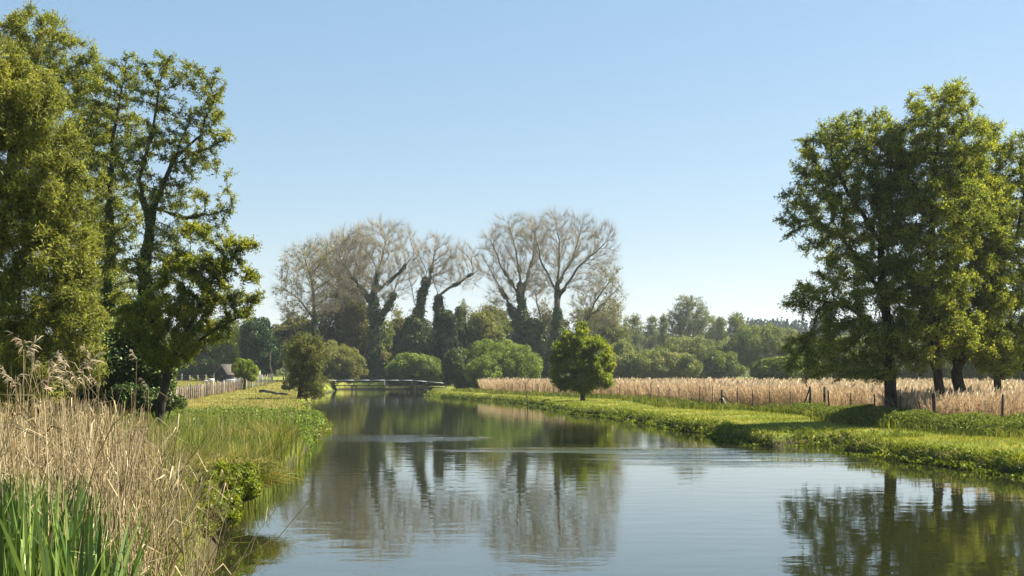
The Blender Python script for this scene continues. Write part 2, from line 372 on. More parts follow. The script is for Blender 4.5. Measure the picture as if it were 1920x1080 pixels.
# ------------------------------------------------------------------ trees
def colonize(start, A, step, kill, R, tropism=(0,0,0), maxit=160, jitter=.12, inertia=.35):
    """start: list of polylines (first = trunk); A attractors. returns nodes, parent"""
    N = []; par = []
    for k, pl in enumerate(start):
        pl = np.asarray(pl, float); prev = -1
        if k > 0:
            prev = int(np.argmin(((np.array(N) - pl[0])**2).sum(1))); pl = pl[1:]
            pl = np.vstack([N[prev], pl])
        for i in range(len(pl) - 1):
            L = np.linalg.norm(pl[i+1] - pl[i]); n = max(1, int(L / step))
            for j in range(0 if (i == 0 and k == 0) else 1, n + 1):
                p = pl[i] + (pl[i+1] - pl[i]) * j / n + (R.normal(0, step*.07, 3) if 0 < j else 0)
                N.append(p); par.append(prev if len(N) > 1 else -1); prev = len(N) - 1
    N = list(N); kids = [0] * len(N)
    P0 = np.array(N); lowcut = 0
    d2 = ((A[:, None, :] - P0[None])**2).sum(2); near = d2.argmin(1); dist = np.sqrt(d2.min(1))
    tro = np.array(tropism, float)
    for it in range(maxit):
        if len(A) == 0: break
        arr = np.array(N)
        uq, inv = np.unique(near, return_inverse=True)
        dv = unit(A - arr[near]); acc = np.zeros((len(uq), 3)); np.add.at(acc, inv, dv)
        pa = np.array([par[u] for u in uq]); pd = unit(arr[uq] - arr[np.maximum(pa, 0)])
        acc = unit(unit(acc) + tro + inertia * pd + R.normal(0, jitter, acc.shape))
        ok = np.array([kids[u] < 4 for u in uq])
        if not ok.all():
            bad = ~ok[inv]; A = A[~bad]; near = near[~bad]; dist = dist[~bad]
            uq = uq[ok]; acc = acc[ok]
            if len(uq) == 0: break
        new = arr[uq] + acc * step; b0 = len(N)
        for u, p in zip(uq, new): N.append(p); par.append(int(u)); kids[u] += 1; kids.append(0)
        D = np.sqrt(((A[:, None, :] - new[None])**2).sum(2)); dm = D.min(1); am = D.argmin(1)
        up = dm < dist; dist = np.where(up, dm, dist); near = np.where(up, b0 + am, near)
        keep = dist > kill; A = A[keep]; near = near[keep]; dist = dist[keep]
    return np.array(N), np.array(par)

def radii(N, par, rtip, rbase):
    n = len(N); kids = np.zeros(n, int); np.add.at(kids, par[par >= 0], 1)
    tips = (kids == 0)
    e = max(1.5, math.log(max(tips.sum(), 2)) / math.log(rbase / rtip))
    w_ = np.where(tips, 1., 0.)
    for i in range(n - 1, 0, -1): w_[par[i]] += w_[i]
    return rtip * w_ ** (1 / e), w_

def limb_mesh(N, par, r, w_, sel, n):
    """prisms for the edges (parent->node) in sel"""
    tan = np.zeros_like(N); i = np.arange(len(N)); hp = par >= 0
    tan[hp] = unit(N[hp] - N[par[hp]]); tan[0] = (0, 0, 1)
    # main child
    main = np.zeros(len(N), bool); best = {}
    for k in range(1, len(N)):
        p = par[k]
        if p not in best or w_[k] > w_[best[p]]: best[p] = k
    for k in best.values(): main[k] = True
    e = np.where(sel & hp)[0]; p = par[e]
    ra = np.where(main[e], r[p], np.minimum(r[p], r[e] * 1.25)); rb = r[e]
    ta = np.where(main[e][:, None], tan[p], tan[e]); tb = tan[e]
    ref = np.array([.93, .35, .11])
    def ring(c, tn, rr):
        u = unit(np.cross(tn, ref)); v = np.cross(tn, u); an = np.arange(n) * 2 * math.pi / n
        return c[:, None] + rr[:, None, None] * (np.cos(an)[None, :, None] * u[:, None] + np.sin(an)[None, :, None] * v[:, None])
    V = np.concatenate([ring(N[p], ta, ra), ring(N[e], tb, rb)], 1)
    b_ = (np.arange(len(e)) * 2 * n)[:, None]; k = np.arange(n)[None]; j = (k + 1) % n
    Q = np.stack([b_ + k, b_ + j, b_ + n + j, b_ + n + k], -1).reshape(-1, 4)
    return V.reshape(-1, 3), Q

def blob_points(blobs, n, R, D, shell=.0, yr=1.0):
    """blobs: (px, py, rx, ry[, depth shift m]) in photo pixels at distance D -> points in those ellipsoids"""
    vol = np.array([b[2] * b[3] for b in blobs], float)
    cnt = np.maximum(1, (vol / vol.sum() * n).astype(int)); out = []
    for b, c in zip(blobs, cnt):
        dd = D + (b[4] if len(b) > 4 else 0)
        cen = P(b[0], b[1], dd); rx = b[2] * dd / F; rz = b[3] * dd / F; ry = (rx * .6 + rz * .4) * yr
        v = unit(R.normal(0, 1, (c, 3))); rr = R.uniform(shell, 1, c) ** (1/3 if shell < .5 else 1)
        out.append(cen + v * rr[:, None] * np.array([rx, ry, rz]))
    return np.concatenate(out)

TREES = []
def tree(name, label, D, path, blobs, rbase, leafm, nleaf, lsize, seed, cat='tree', group=None, natt=700, step=.5, kill=.7,
         limbs=(), bark='bark', trop=(0,0,.12), spread=.35, aspect=.62, up=.4, droop=0, rtip=.008, shell=.0, yr=1.0, ivy=None,
         minz=None, twigs=None, thin=.22, lmin=.7, jitter=.1, inertia=.35):
    R = rs(seed)
    base = P(path[0][0], path[0][1], D)
    base[2] = float(zg(base[0], base[1])) - .05
    pl = [base] + [P(q[0], q[1], D + (q[2] if len(q) > 2 else 0)) for q in path[1:]]
    st = [pl] + [[P(q[0], q[1], D + (q[2] if len(q) > 2 else 0)) for q in l] for l in limbs]
    A = blob_points(blobs, natt, R, D, shell, yr)
    N, par = colonize(st, A, step, kill, R, trop, jitter=jitter, inertia=inertia)
    r, w_ = radii(N, par, rtip, rbase)
    # root flare
    hgt = N[:, 2] - base[2]; main_low = (w_ > w_.max() * .5)
    r = np.where(main_low, r * (1 + .5 * np.exp(-np.clip(hgt, 0, 9) / .45)), r)
    root = empty(name, base, label, cat, group)
    thick = r > rbase * .42
    V0, Q0 = limb_mesh(N, par, r, w_, thick, 9)
    a = (~thick) & (r > rbase * .10); b_ = (~thick) & ~a
    V1, Q1 = limb_mesh(N, par, r, w_, a, 5); V2, Q2 = limb_mesh(N, par, r, w_, b_, 3)
    mesh('trunk', np.vstack([V0, V1, V2]), np.vstack([Q0, Q1 + len(V0), Q2 + len(V0) + len(V1)]), M[bark], root, smooth=True)
    tipn = np.where(r < rbase * thin)[0]
    if minz is not None: tipn = tipn[N[tipn, 2] > minz]
    if twigs:                                   # bare fine twigs that make the crown's haze
        k, L, wd = twigs; src = np.repeat(tipn, k); n = len(src)
        dirn = np.zeros((len(N), 3)); hp = par >= 0; dirn[hp] = unit(N[hp] - N[par[hp]])
        d0 = unit(dirn[src] + R.normal(0, .45, (n, 3)) + np.array([0, 0, .45]))
        ln = R.uniform(.4, 1, n)[:, None] * L
        p0 = N[src] + R.normal(0, .1, (n, 3)); p1 = p0 + d0 * ln * .5 + R.normal(0, .05, (n, 3)); p2 = p1 + unit(d0 + np.array([0, 0, .5])) * ln * .5
        pth = np.stack([p0, p1, p2], 1); wds = np.tile([1., .7, .3], (n, 1)) * wd
        V, Q = tubes(pth, wds * .5, 3)
        mesh('crown', V, Q, M[twigs_m(leafm)], root, rnd=np.repeat(R.rand(n), 6))
    if nleaf:                                   # short leafy twigs on the outer nodes
        per = 12; nt_ = max(1, nleaf // per); k = tipn[R.randint(0, len(tipn), nt_)]
        dirn = np.zeros((len(N), 3)); hp = par >= 0; dirn[hp] = unit(N[hp] - N[par[hp]])
        d0 = unit(dirn[k] * .6 + unit(R.normal(0, 1, (nt_, 3))) * .9 + np.array([0, 0, .12 - droop * .5]))
        L = R.uniform(.5, 1.25, nt_)[:, None] * spread * 2.4; q_ = R.rand(nt_)[:, None]
        a = N[k] * q_ + N[np.maximum(par[k], 0)] * (1 - q_); bb = a + d0 * L + np.array([0, 0, -.25]) * L * R.rand(nt_, 1)
        t_ = R.uniform(.15, 1.02, (nt_, per, 1)); c = (a[:, None] * (1 - t_) + bb[:, None] * t_ + R.normal(0, lsize * .55, (nt_, per, 3))).reshape(-1, 3)
        n_ = len(c); sz = R.uniform(lmin, 1.25, n_) * lsize
        V, Q = leaves(c, sz, R, aspect, up, droop=droop)
        cl = rs(seed + 1).rand(len(N))          # a twig's leaves share a tone
        mesh('foliage' if twigs else 'crown', V, Q, M[leafm], root, rnd=np.clip(.5 * np.repeat(cl[k], per) + .5 * R.rand(n_), 0, 1))
        if D < 150:
          V, Q = tubes(np.stack([a, bb], 1), np.tile([.006, .003], (nt_, 1)) * (1 + D / 80), 3); mesh('twigs', V, Q, M[bark], root)
    if ivy:                                     # (max height m, leaf count, radius, leaf size)
        hz, ni, ri, ls = ivy
        s_ = np.where((hgt < hz * (.75 + .5 * rs(seed + 2).rand(len(r)))) & (r > rbase * .2) & (par >= 0))[0]
        k = s_[R.randint(0, len(s_), ni)]; q = R.rand(ni)[:, None]
        c = N[k] * q + N[par[k]] * (1 - q); v = unit(R.normal(0, 1, (ni, 3)) * np.array([1, 1, .25]))
        taper = np.clip(1.1 - (hgt[k] / hz) ** 2.2, .12, 1)
        lump = (.25 + 2.6 * vnoise(c[:, 2] * 1.1 + 40, c[:, 0] * 1.1 + seed) ** 2) * .55 + 1.2 * vnoise(c[:, 2] * .45 + 1.3 * v[:, 0] + seed, 1.3 * v[:, 1] + c[:, 2] * .2 + 7) ** 1.4
        c = c + v * (r[k] + ri * taper * lump * R.uniform(.25, 1, ni) * np.where(R.rand(ni) < .12, 1.9, 1))[:, None]
        V, Q = leaves(c, R.uniform(.7, 1.3, ni) * ls, R, .85, .3, nrm=v)
        mesh('ivy', V, Q, M['ivy'], root, rnd=R.rand(ni))
    return root
def twigs_m(lm): return 'twig_gold' if lm == 'gold' else 'twig'

def bush(name, label, D, blobs, mat, nleaf, lsize, seed, cat='bush', group=None, lobe=.9, nlobe=None, stems=5, bark='bark', bpx=None, aspect=.65,
         zb=None, fill=.25, yr=1.0, trunk=None, up=.35, grounded=True):
    """a many-lobed shrub: stems, and leaf clumps on lobes spread over the blobs' surface"""
    R = rs(seed)
    c0 = P(blobs[0][0], blobs[0][1], D)
    bx = (bpx if bpx is not None else blobs[0][0]); base = P(bx, 700, D); base[2] = float(zg(base[0], base[1])) - .03
    root = empty(name, base, label, cat, group)
    C = []; RR = []; NR = []
    area = np.array([b[2] * b[3] for b in blobs], float); area /= area.sum()
    for b, a in zip(blobs, area):
        dd = D + (b[4] if len(b) > 4 else 0)
        cen = P(b[0], b[1], dd); rx = b[2] * dd / F; rz = b[3] * dd / F; ry = (rx * .65 + rz * .35) * yr
        nl = nlobe or int(np.clip(4 * math.pi * rx * rz / (lobe**2 * 1.2), 14, 240))
        v = unit(R.normal(0, 1, (nl, 3))); rad = R.uniform(.62, 1.0, nl)
        c = cen + v * rad[:, None] * np.array([rx, ry, rz]) * .92
        lr = lobe * R.uniform(.55, 1.35, nl)
        if grounded:
            ok = c[:, 2] > base[2] - .2; c, v, lr = c[ok], v[ok], lr[ok]; nl = len(c)
        k = R.choice(nl, int(nleaf * a), p=lr**2 / (lr**2).sum())
        u = unit(R.normal(0, 1, (len(k), 3)) + v[k] * .9)
        q = c[k] + u * (lr[k] * R.uniform(.35, 1.0, len(k)) ** .5)[:, None] * np.array([1, 1, .85])
        n2 = int(len(k) * fill)
        vi = unit(R.normal(0, 1, (n2, 3))); qi = cen + vi * (R.rand(n2)[:, None] ** .4) * np.array([rx, ry, rz]) * .8
        C += [q, qi]; RR += [.6 * rs(seed + 3).rand(nl)[k] + .4 * R.rand(len(k)), R.rand(n2)]; NR += [u, vi]
    C = np.concatenate(C); RR = np.concatenate(RR); NR = np.concatenate(NR)
    if grounded:
        ok = C[:, 2] > base[2]; C, RR, NR = C[ok], RR[ok], NR[ok]
    V, Q = leaves(C, R.uniform(.6, 1.3, len(C)) * lsize, R, aspect, up, nrm=NR * .6)
    mesh('foliage', V, Q, M[mat], root, rnd=RR)
    zc = c0[2]; rx = blobs[0][2] * D / F
    if trunk:
        mb = MB(); mb.bar(base, (c0[0], c0[1], zc), trunk, trunk * .6, 7, .04, 5, R); mb.build('trunk', M[bark], root, True)
    if stems:
        for k in range(stems):
            mb = MB()
            an = R.rand() * 6.28; e = np.array([c0[0] + math.cos(an) * rx * .6, c0[1] + math.sin(an) * rx * .5, zc + R.uniform(-.1, .5) * blobs[0][3] * D / F])
            a = base + np.array([R.normal(0, .12 * rx), R.normal(0, .12 * rx), 0])
            mb.bar(a, e, max(.04, rx * .018), .02, 5, .08 * rx * .5, 4, R); mb.build('stem', M[bark], root, True)
    return root

# ---- right bank: four alders behind the fence
GA = 'alders behind the right bank fence'
AR = dict(group=GA, step=.33, kill=.43, spread=.15, lsize=.075, yr=1.25, leafm='alder_r', nleaf=150000, rtip=.007, trop=(0,0,.04))
tree('alder_tree', 'dark alder of the right clump whose wide crown reaches out towards the river', 45.5,
     [(1672,770),(1666,640),(1655,520),(1650,420),(1640,330)],
     [(1590,480,70,60),(1560,400,60,60),(1690,300,50,50),(1575,250,55,35),(1530,690,60,28),(1480,660,30,18),(1620,700,70,25),(1560,300,75,70),(1520,395,65,70),(1600,380,80,90),(1640,260,60,60),(1560,560,100,45),(1505,560,40,25),(1640,500,80,90),(1620,620,110,60),(1545,650,60,50),(1590,690,55,25),(1680,380,50,100)],
     .23, seed=1, natt=3400, limbs=[[(1660,560),(1600,470),(1540,420)],[(1665,640),(1600,580),(1530,560)],[(1652,450),(1590,360),(1560,300)]], **AR)
tree('alder_tree', 'tallest alder of the right clump with a slim straight trunk', 44.5,
     [(1768,768),(1750,620),(1745,480),(1752,340),(1762,220)],
     [(1765,205,70,55),(1820,250,50,45),(1690,400,60,60),(1725,280,80,60),(1800,280,60,55),(1700,350,70,70),(1770,400,85,100),(1740,520,90,90),(1720,640,70,60),(1780,620,60,60)],
     .18, seed=2, natt=2700, limbs=[[(1748,400),(1700,330),(1690,280)]], **AR)
tree('alder_tree', 'leaning alder of the right clump whose trunk forks low above the fence', 46.5,
     [(1812,762),(1790,680),(1775,620),(1765,520)],
     [(1830,450,60,90),(1800,330,60,50),(1840,540,70,60),(1800,620,80,60),(1850,660,55,40),(1760,560,60,60),(1860,380,40,60)],
     .23, seed=3, natt=2000, limbs=[[(1792,690),(1830,620),(1860,540),(1880,450)]], **AR)
AR['nleaf'] = 120000
tree('alder_tree', 'alder at the picture edge with bright leaves, last of the right clump', 48,
     [(1872,764),(1868,600),(1862,450),(1868,320)],
     [(1865,290,60,60),(1850,400,50,60),(1900,330,60,70),(1930,430,70,90),(1880,500,60,90),(1930,580,80,80),(1890,660,60,50),(1960,670,60,50),(1970,320,50,60)],
     .15, seed=4, natt=2300, limbs=[[(1866,520),(1910,430),(1925,330)]], **AR)

# ---- left bank trees
tree('willow_tree', 'broad feathery olive willow filling the left edge behind the dry reeds', 27,
     [(-40,740),(-20,560),(10,380),(30,220)],
     [(-60,180,120,140),(40,210,90,110),(90,330,80,110),(-20,380,130,130),(110,480,85,90),(60,580,100,80),(150,590,50,50),(-60,560,110,100),(50,690,110,50),(150,670,60,45)],
     .26, 'willow', 210000, .115, 5, aspect=.2, natt=2400, step=.24, kill=.30, spread=.13, droop=.5, up=.2, trop=(.0,0,.05), yr=.8,
     limbs=[[(-20,560),(60,450),(110,360)],[(-30,640),(60,600),(130,560)]], thin=.3, rtip=.004)
tree('poplar_tree', 'tall tree with thin upright twigs and sparse yellow green leaves at the top left', 50,
     [(120,745),(110,500),(90,300),(70,130)],
     [(60,70,70,60),(110,120,80,60),(150,190,60,80),(20,150,80,100),(170,290,50,90),(130,420,80,110),(180,400,40,90),(-40,100,60,80),(180,530,60,90)],
     .3, 'yellowgreen', 110000, .09, 6, natt=2000, step=.36, kill=.48, spread=.16, twigs=(2, .9, .014), trop=(0,0,.2), thin=.2)
tree('alder_tree', 'slender ivy clad alder between the yellow tree and the dark alder', 46,
     [(222,745),(206,560),(205,400),(213,250),(232,150)],
     [(240,140,40,35),(205,165,45,60),(180,240,45,60),(235,240,40,60),(200,340,50,60),(240,410,50,60),(190,460,60,60),(210,560,60,70),(180,620,50,60)],
     .15, 'alder', 50000, .075, 7, natt=2000, step=.28, kill=.36, spread=.12, trop=(0,0,.08), ivy=(9.5, 14000, .10, .09), group='alders on the left bank')
tree('alder_tree', 'tall open alder with black ivy clad forked trunk reaching right over the meadow', 44,
     [(282,745),(272,600),(270,500),(288,390),(322,308),(360,215)],
     [(395,155,38,32),(345,140,40,28),(395,200,35,30),(410,258,38,18),(300,125,45,25),(275,175,40,30),(320,210,35,30),(300,270,50,45),(360,290,55,45),(395,230,40,35),(240,290,30,40),(425,330,25,14),(385,365,40,14),(320,370,60,40),(410,400,30,12),(250,330,35,50),(340,440,60,30),(300,500,70,50),(420,450,30,14)],
     .165, 'alder', 50000, .075, 8, natt=2300, step=.28, kill=.36, spread=.12, trop=(0,0,.03), ivy=(10, 16000, .10, .09), group='alders on the left bank',
     limbs=[[(282,430),(262,340),(287,237),(298,170)],[(322,308),(391,278),(420,262)],[(290,395),(350,408),(412,400),(436,385)],[(330,300),(380,250),(398,180)]])
tree('hawthorn_tree', 'low spreading thorn tree leaning right over the reeds beside the left fence', 36,
     [(290,760),(312,700),(340,645),(385,590)],
     [(450,460,45,14),(410,500,50,25),(470,520,28,16),(400,560,60,35),(470,560,25,14),(350,500,60,35),(330,580,60,45),(440,590,40,18),(380,630,55,28),(280,600,60,50),(310,660,60,35),(370,430,40,14)],
     .13, 'thorn', 72000, .065, 9, natt=1700, step=.22, kill=.30, spread=.10, trop=(.05,0,.0),
     limbs=[[(325,670),(400,620),(455,590)],[(340,645),(400,520),(455,462)],[(312,700),(290,620),(270,560)]])
bush('bush', 'dark thicket under the left alders behind the reeds', 40, [(240,680,90,80),(170,700,60,60),(120,720,60,50)], 'ivy', 36000, .13, 10, lobe=.5, stems=6)
bush('bush', 'shaded green thicket behind the tall reeds at the far left', 34, [(40,710,110,60),(-40,700,80,60)], 'alder', 22000, .11, 11, lobe=.4, stems=4)
bush('bush', 'leafy low bush at the foot of the leaning thorn tree', 38, [(300,752,42,14),(250,745,45,22)], 'ivy', 9000, .09, 12, lobe=.22, stems=4)

# ---- single trees on the banks
tree('hawthorn_tree', 'round green hawthorn standing alone on the right bank beside the fence', 89,
     [(1093,752),(1092,735),(1088,700),(1090,660)],
     [(1085,632,32,22),(1062,665,34,32),(1118,660,30,34),(1095,690,48,28),(1055,703,24,18),(1128,702,22,20),(1100,615,14,10),(1040,680,14,16),(1146,680,9,20),(1075,650,30,30),(1062,718,24,13),(1124,719,24,13),(1092,724,40,13),(1050,712,18,14),(1138,712,16,14),(1040,700,12,16)],
     .20, 'hawthorn', 52000, .15, 13, natt=420, step=.24, kill=.40, spread=.17, shell=.2, group=None, thin=.6)
tree('willow_tree', 'small olive willow on the left bank with its reflection in the river', 94,
     [(560,752),(562,735),(565,700),(572,660)],
     [(572,650,36,24),(560,680,32,28),(590,675,24,28),(575,705,34,22),(592,725,22,18),(580,738,28,12),(556,722,14,16),(585,640,20,14),(550,660,22,20)],
     .14, 'sallow', 26000, .13, 14, natt=600, step=.22, kill=.32, spread=.24, aspect=.4, thin=.6)
bush('bush', 'small hawthorn bush growing through the left paling fence', 128, [(458,690,22,16),(470,700,15,12)], 'hawthorn', 9000, .18, 15, lobe=.4, trunk=.12, stems=3, bark='bark')

# ---- trees behind the left meadow
bush('bush', 'bright green hedge bush behind the left meadow', 215, [(400,640,45,45),(365,655,40,45),(340,680,40,30)], 'green', 26000, .34, 16, lobe=1.5)
bush('bush', 'low dark hedge to the left of the thatched shed', 205, [(385,692,28,18),(350,695,26,15)], 'ivy', 12000, .28, 17, lobe=.9)
bush('bush', 'tangled green bush between the shed and the leaning thorn tree', 225, [(430,650,28,45),(425,690,20,20)], 'green', 18000, .34, 18, lobe=1.4)
bush('holly_tree', 'dark glossy evergreen tree to the right of the shed', 198, [(480,632,28,34),(490,665,36,34),(478,690,34,18)], 'darkgreen', 30000, .32, 19, lobe=1.2, trunk=.3, cat='tree')
tree('dead_tree', 'slim bare pale tree at the far end of the left fence', 182, [(511,712),(509,695),(505,682),(508,668)], [(506,668,8,14)], .10, None, 0, 0, 20, bark='bark_grey', natt=30, step=.5, kill=.7, rtip=.03)

# ---- poplar wood behind the bridge: bare crowns
PK = dict(group='bare poplars behind the footbridge', step=.95, kill=1.15, bark='bark_grey', trop=(0,0,.3), rtip=.02, thin=.2, jitter=.05, inertia=.8)
def poplar(label, D, path, blobs, rb, seed, leafm='plain', tw=(10, 2.31, 0.036), ivy=None, nleaf=0, lm='sallow', limbs=(), natt=1500, **k):
    kk = dict(PK); kk.update(k)
    r = tree('poplar_tree', label, D, path, blobs, rb, leafm if not nleaf else lm, nleaf, .26, seed, natt=natt, twigs=tw, ivy=ivy, limbs=limbs, spread=.7, **kk)
    return r
poplar('leftmost poplar of the wood, low wide crown with a few green leaves', 212, [(582,712),(592,640),(590,590),(585,540)],
       [(560,520,42,55),(590,490,40,35),(545,560,30,30),(615,520,40,45),(570,580,45,25),(600,570,40,30)], .5, 21, nleaf=4500, natt=1100,
       limbs=[[(592,600),(560,560),(530,540)],[(590,580),(585,530),(570,480)]], ivy=(11.5, 7603, 0.38, .26))
poplar('poplar with a golden brown haze of twigs, second from the left', 222, [(650,712),(648,640),(640,580),(635,520)],
       [(630,480,45,42),(600,500,35,35),(650,520,50,55),(625,560,40,35),(670,470,30,30)], .5, 22, leafm='gold', tw=(13, 2.31, 0.043), nleaf=7000, lm='ivy_brown',
       ivy=(19.5, 22809, 1.07, .26))
poplar('tallest poplar of the left group with a broad fan of pinkish twigs', 208, [(700,715),(702,620),(700,560),(705,500)],
       [(715,450,52,36),(670,460,40,36),(760,470,30,35),(700,490,70,45),(755,515,28,35),(650,505,30,30),(690,550,60,30),(735,545,25,30)], .52, 23, tw=(12, 2.42, 0.036), natt=1900,
       limbs=[[(702,570),(660,520),(635,480)],[(701,550),(740,520),(775,480)],[(706,620),(735,560),(752,510)],[(702,540),(718,480),(725,440)]], ivy=(19.5, 24710, 0.96, .26))
poplar('narrow poplar with upright limbs above a thick ivy column', 214, [(782,715),(786,600),(790,550),(800,510)],
       [(812,470,34,28),(795,500,30,30),(830,490,20,30),(815,520,35,25)], .48, 24, tw=(10, 2.31, 0.036), natt=800,
       limbs=[[(785,600),(773,545),(768,525)],[(788,560),(805,520),(818,470)]], ivy=(21.0, 28512, 1.02, .26))
poplar('poplar with one long limb sweeping right above its ivy clad stump', 218, [(822,715),(824,600),(822,555),(825,540)],
       [(868,490,28,34),(885,510,20,24),(850,500,30,30),(865,530,30,16),(840,480,16,22)], .48, 25, tw=(10, 2.31, 0.036), natt=800,
       limbs=[[(825,550),(860,530),(895,508)],[(822,550),(812,525),(812,500)]], ivy=(20.0, 28512, 1.15, .26))
poplar('broad poplar at the left of the right hand pair with crooked low limbs', 210, [(990,715),(982,620),(975,540),(975,480)],
       [(965,440,42,32),(930,470,32,36),(1000,450,30,40),(960,500,55,45),(925,510,25,30),(945,555,30,30),(990,540,30,30)], .52, 26, tw=(12, 2.42, 0.032), natt=1800,
       limbs=[[(984,640),(950,560),(922,510)],[(976,560),(940,500),(920,450)],[(978,560),(1000,480),(1005,430)],[(975,520),(965,460),(955,420)]], ivy=(20.5, 24710, 0.76, .26))
poplar('tallest poplar of the wood with a wide grey crown of fine twigs', 205, [(1043,715),(1044,620),(1045,540),(1048,480)],
       [(1040,430,45,28),(1085,440,40,32),(1130,450,26,32),(1000,460,30,30),(1060,480,70,45),(1110,490,45,30),(1030,520,45,40),(1090,530,40,30),(1140,470,18,20)], .56, 27, tw=(12, 2.42, 0.032), natt=2200,
       limbs=[[(1045,560),(1085,500),(1130,460)],[(1044,550),(1015,490),(1005,450)],[(1046,520),(1050,460),(1042,420)],[(1047,540),(1075,480),(1090,430)]], ivy=(16.5, 14256, 0.51, .26))
poplar('leaning poplar with long slanting limbs at the right end of the wood', 216, [(1068,715),(1085,620),(1100,590),(1115,560)],
       [(1130,530,30,38),(1150,560,20,35),(1105,570,35,30),(1135,590,30,25),(1100,610,35,25)], .5, 28, tw=(10, 2.31, 0.032), natt=1100, nleaf=3500,
       limbs=[[(1085,625),(1120,560),(1155,510)],[(1098,600),(1140,560),(1160,540)]])
poplar('slanting bare poplar between the two tall grey poplars', 212, [(1050,712),(1032,640),(1012,590),(1003,545)],
       [(1005,540,22,30),(1020,570,20,25),(1035,600,18,20)], .42, 29, tw=(6, 2.10, 0.029), natt=350)
for k, (lb, D, x, top, w2, mt) in enumerate([
    ('thin leafy young tree left of the dark ivy column', 226, 842, 590, 24, 'sallow'),
    ('thin leafy young tree right of the dark ivy column', 228, 905, 570, 26, 'sallow'),
    ('young tree with loose grey green leaves beside the broad poplar', 224, 930, 560, 22, 'far'),
    ('grey twiggy young tree rising behind the leftmost poplar', 236, 548, 575, 26, 'ivy_brown'),
    ('brown twiggy young tree just left of the tallest left poplar', 234, 668, 545, 26, 'ivy_brown'),
    ('pale twiggy young tree just right of the tallest left poplar', 236, 745, 570, 24, 'sallow'),
    ('grey young tree directly behind the ivy column', 238, 872, 560, 26, 'far'),
    ('slender leafy young tree in the gap before the broad poplar', 236, 915, 590, 22, 'green'),
    ('brown young tree between the two tall grey poplars', 236, 1016, 560, 24, 'ivy_brown'),
    ('pale leafy young tree under the leaning poplar', 234, 1090, 575, 26, 'sallow'),
    ('tall pale young tree at the right edge of the wood', 236, 1132, 560, 24, 'sallow'),
    ('pale young birch like tree right of the leaning poplar', 230, 1150, 555, 22, 'sallow'),
    ('pale young tree between the leaning poplar and the scrub', 232, 1172, 595, 20, 'far')]):
    h_ = 712 - top
    tree('young_tree', lb, D, [(x,712),(x+1,712-h_*.5),(x,top+10)], [(x,top+h_*.25,w2*.7,h_*.25),(x-4,top+h_*.5,w2,h_*.25),(x+5,top+h_*.7,w2*.9,h_*.2)],
         .18, mt, 7000, .26, 30 + k, natt=420, step=.8, kill=1.0, spread=.5, twigs=(3, 1.4, .035), thin=.5, bark='bark_grey', group='young trees in the poplar wood', rtip=.02)
# ivy column
bush('ivy_stump', 'narrow dark ivy column standing alone between the poplar groups', 216, [(862,620,11,40),(862,665,13,35),(863,590,8,14)], 'ivy', 16000, .30, 36, lobe=.5, trunk=.4, stems=0, cat='tree')
# ---- understorey of the wood
U = [
 ('olive shrub under the leftmost poplar', 232, [(535,640,35,30),(560,620,30,22)], 'ivy_brown'),
 ('brown green shrub below the golden poplar', 226, [(620,610,42,40),(650,570,30,35),(600,640,50,30)], 'ivy_brown'),
 ('dark ivy mound at the foot of the tallest left poplar', 224, [(690,630,42,45),(700,670,45,40)], 'green'),
 ('tall dark shrub between the left poplars', 230, [(735,650,30,35),(750,625,20,25)], 'ivy_brown'),
 ('ochre leaved shrub low beside the footbridge', 220, [(715,690,20,22),(740,695,15,18)], 'ivy_brown'),
 ('dark ivy mass around the two ivy clad poplars', 226, [(790,650,35,50),(825,660,35,45)], 'ivy'),
 ('greenish shrub behind the ivy column', 234, [(860,660,40,40),(890,640,30,35)], 'green'),
 ('dark shrub under the broad grey poplar', 228, [(960,640,38,40),(985,650,35,40)], 'green'),
 ('brown twiggy shrub between the grey poplars', 232, [(1020,640,35,40),(1040,610,25,25)], 'ivy_brown'),
 ('dark shrub behind the lone hawthorn', 222, [(1030,680,30,35),(1050,650,25,35)], 'ivy'),
 ('pale brown shrub under the leaning poplar', 230, [(1130,640,38,35),(1110,610,25,25)], 'sallow'),
 ('upright olive shrub behind the big dome of sallow', 236, [(920,610,30,30),(940,640,30,30)], 'ivy_brown'),
 ('ragged dark ivy bush leaning on the two ivy clad poplars from the left', 210, [(765,655,20,34),(772,615,10,22)], 'ivy'),
 ('ragged dark ivy bush hanging right of the ivy clad stump', 212, [(842,650,18,36),(836,605,9,20)], 'ivy'),
 ('loose dark ivy bush at the foot of the broad grey poplar', 207, [(972,655,20,30),(1003,640,18,38)], 'ivy'),
 ('olive twiggy shrub between the golden and the tallest left poplar', 214, [(668,600,22,34),(680,650,24,30)], 'ivy_brown'),
 ('grey green shrub filling the gap between ivy column and broad poplar', 218, [(905,620,26,30),(930,650,26,30)], 'sallow'),
 ('dark hedge behind the footbridge railing', 214, [(740,700,60,20),(680,705,50,16),(810,705,40,18)], 'ivy'),
]
for k, (lb, D, bl, mt) in enumerate(U):
    bush('shrub', lb, D, bl, mt, 17000, .40, 50 + k, lobe=1.3, stems=4, group='undergrowth of the poplar wood')
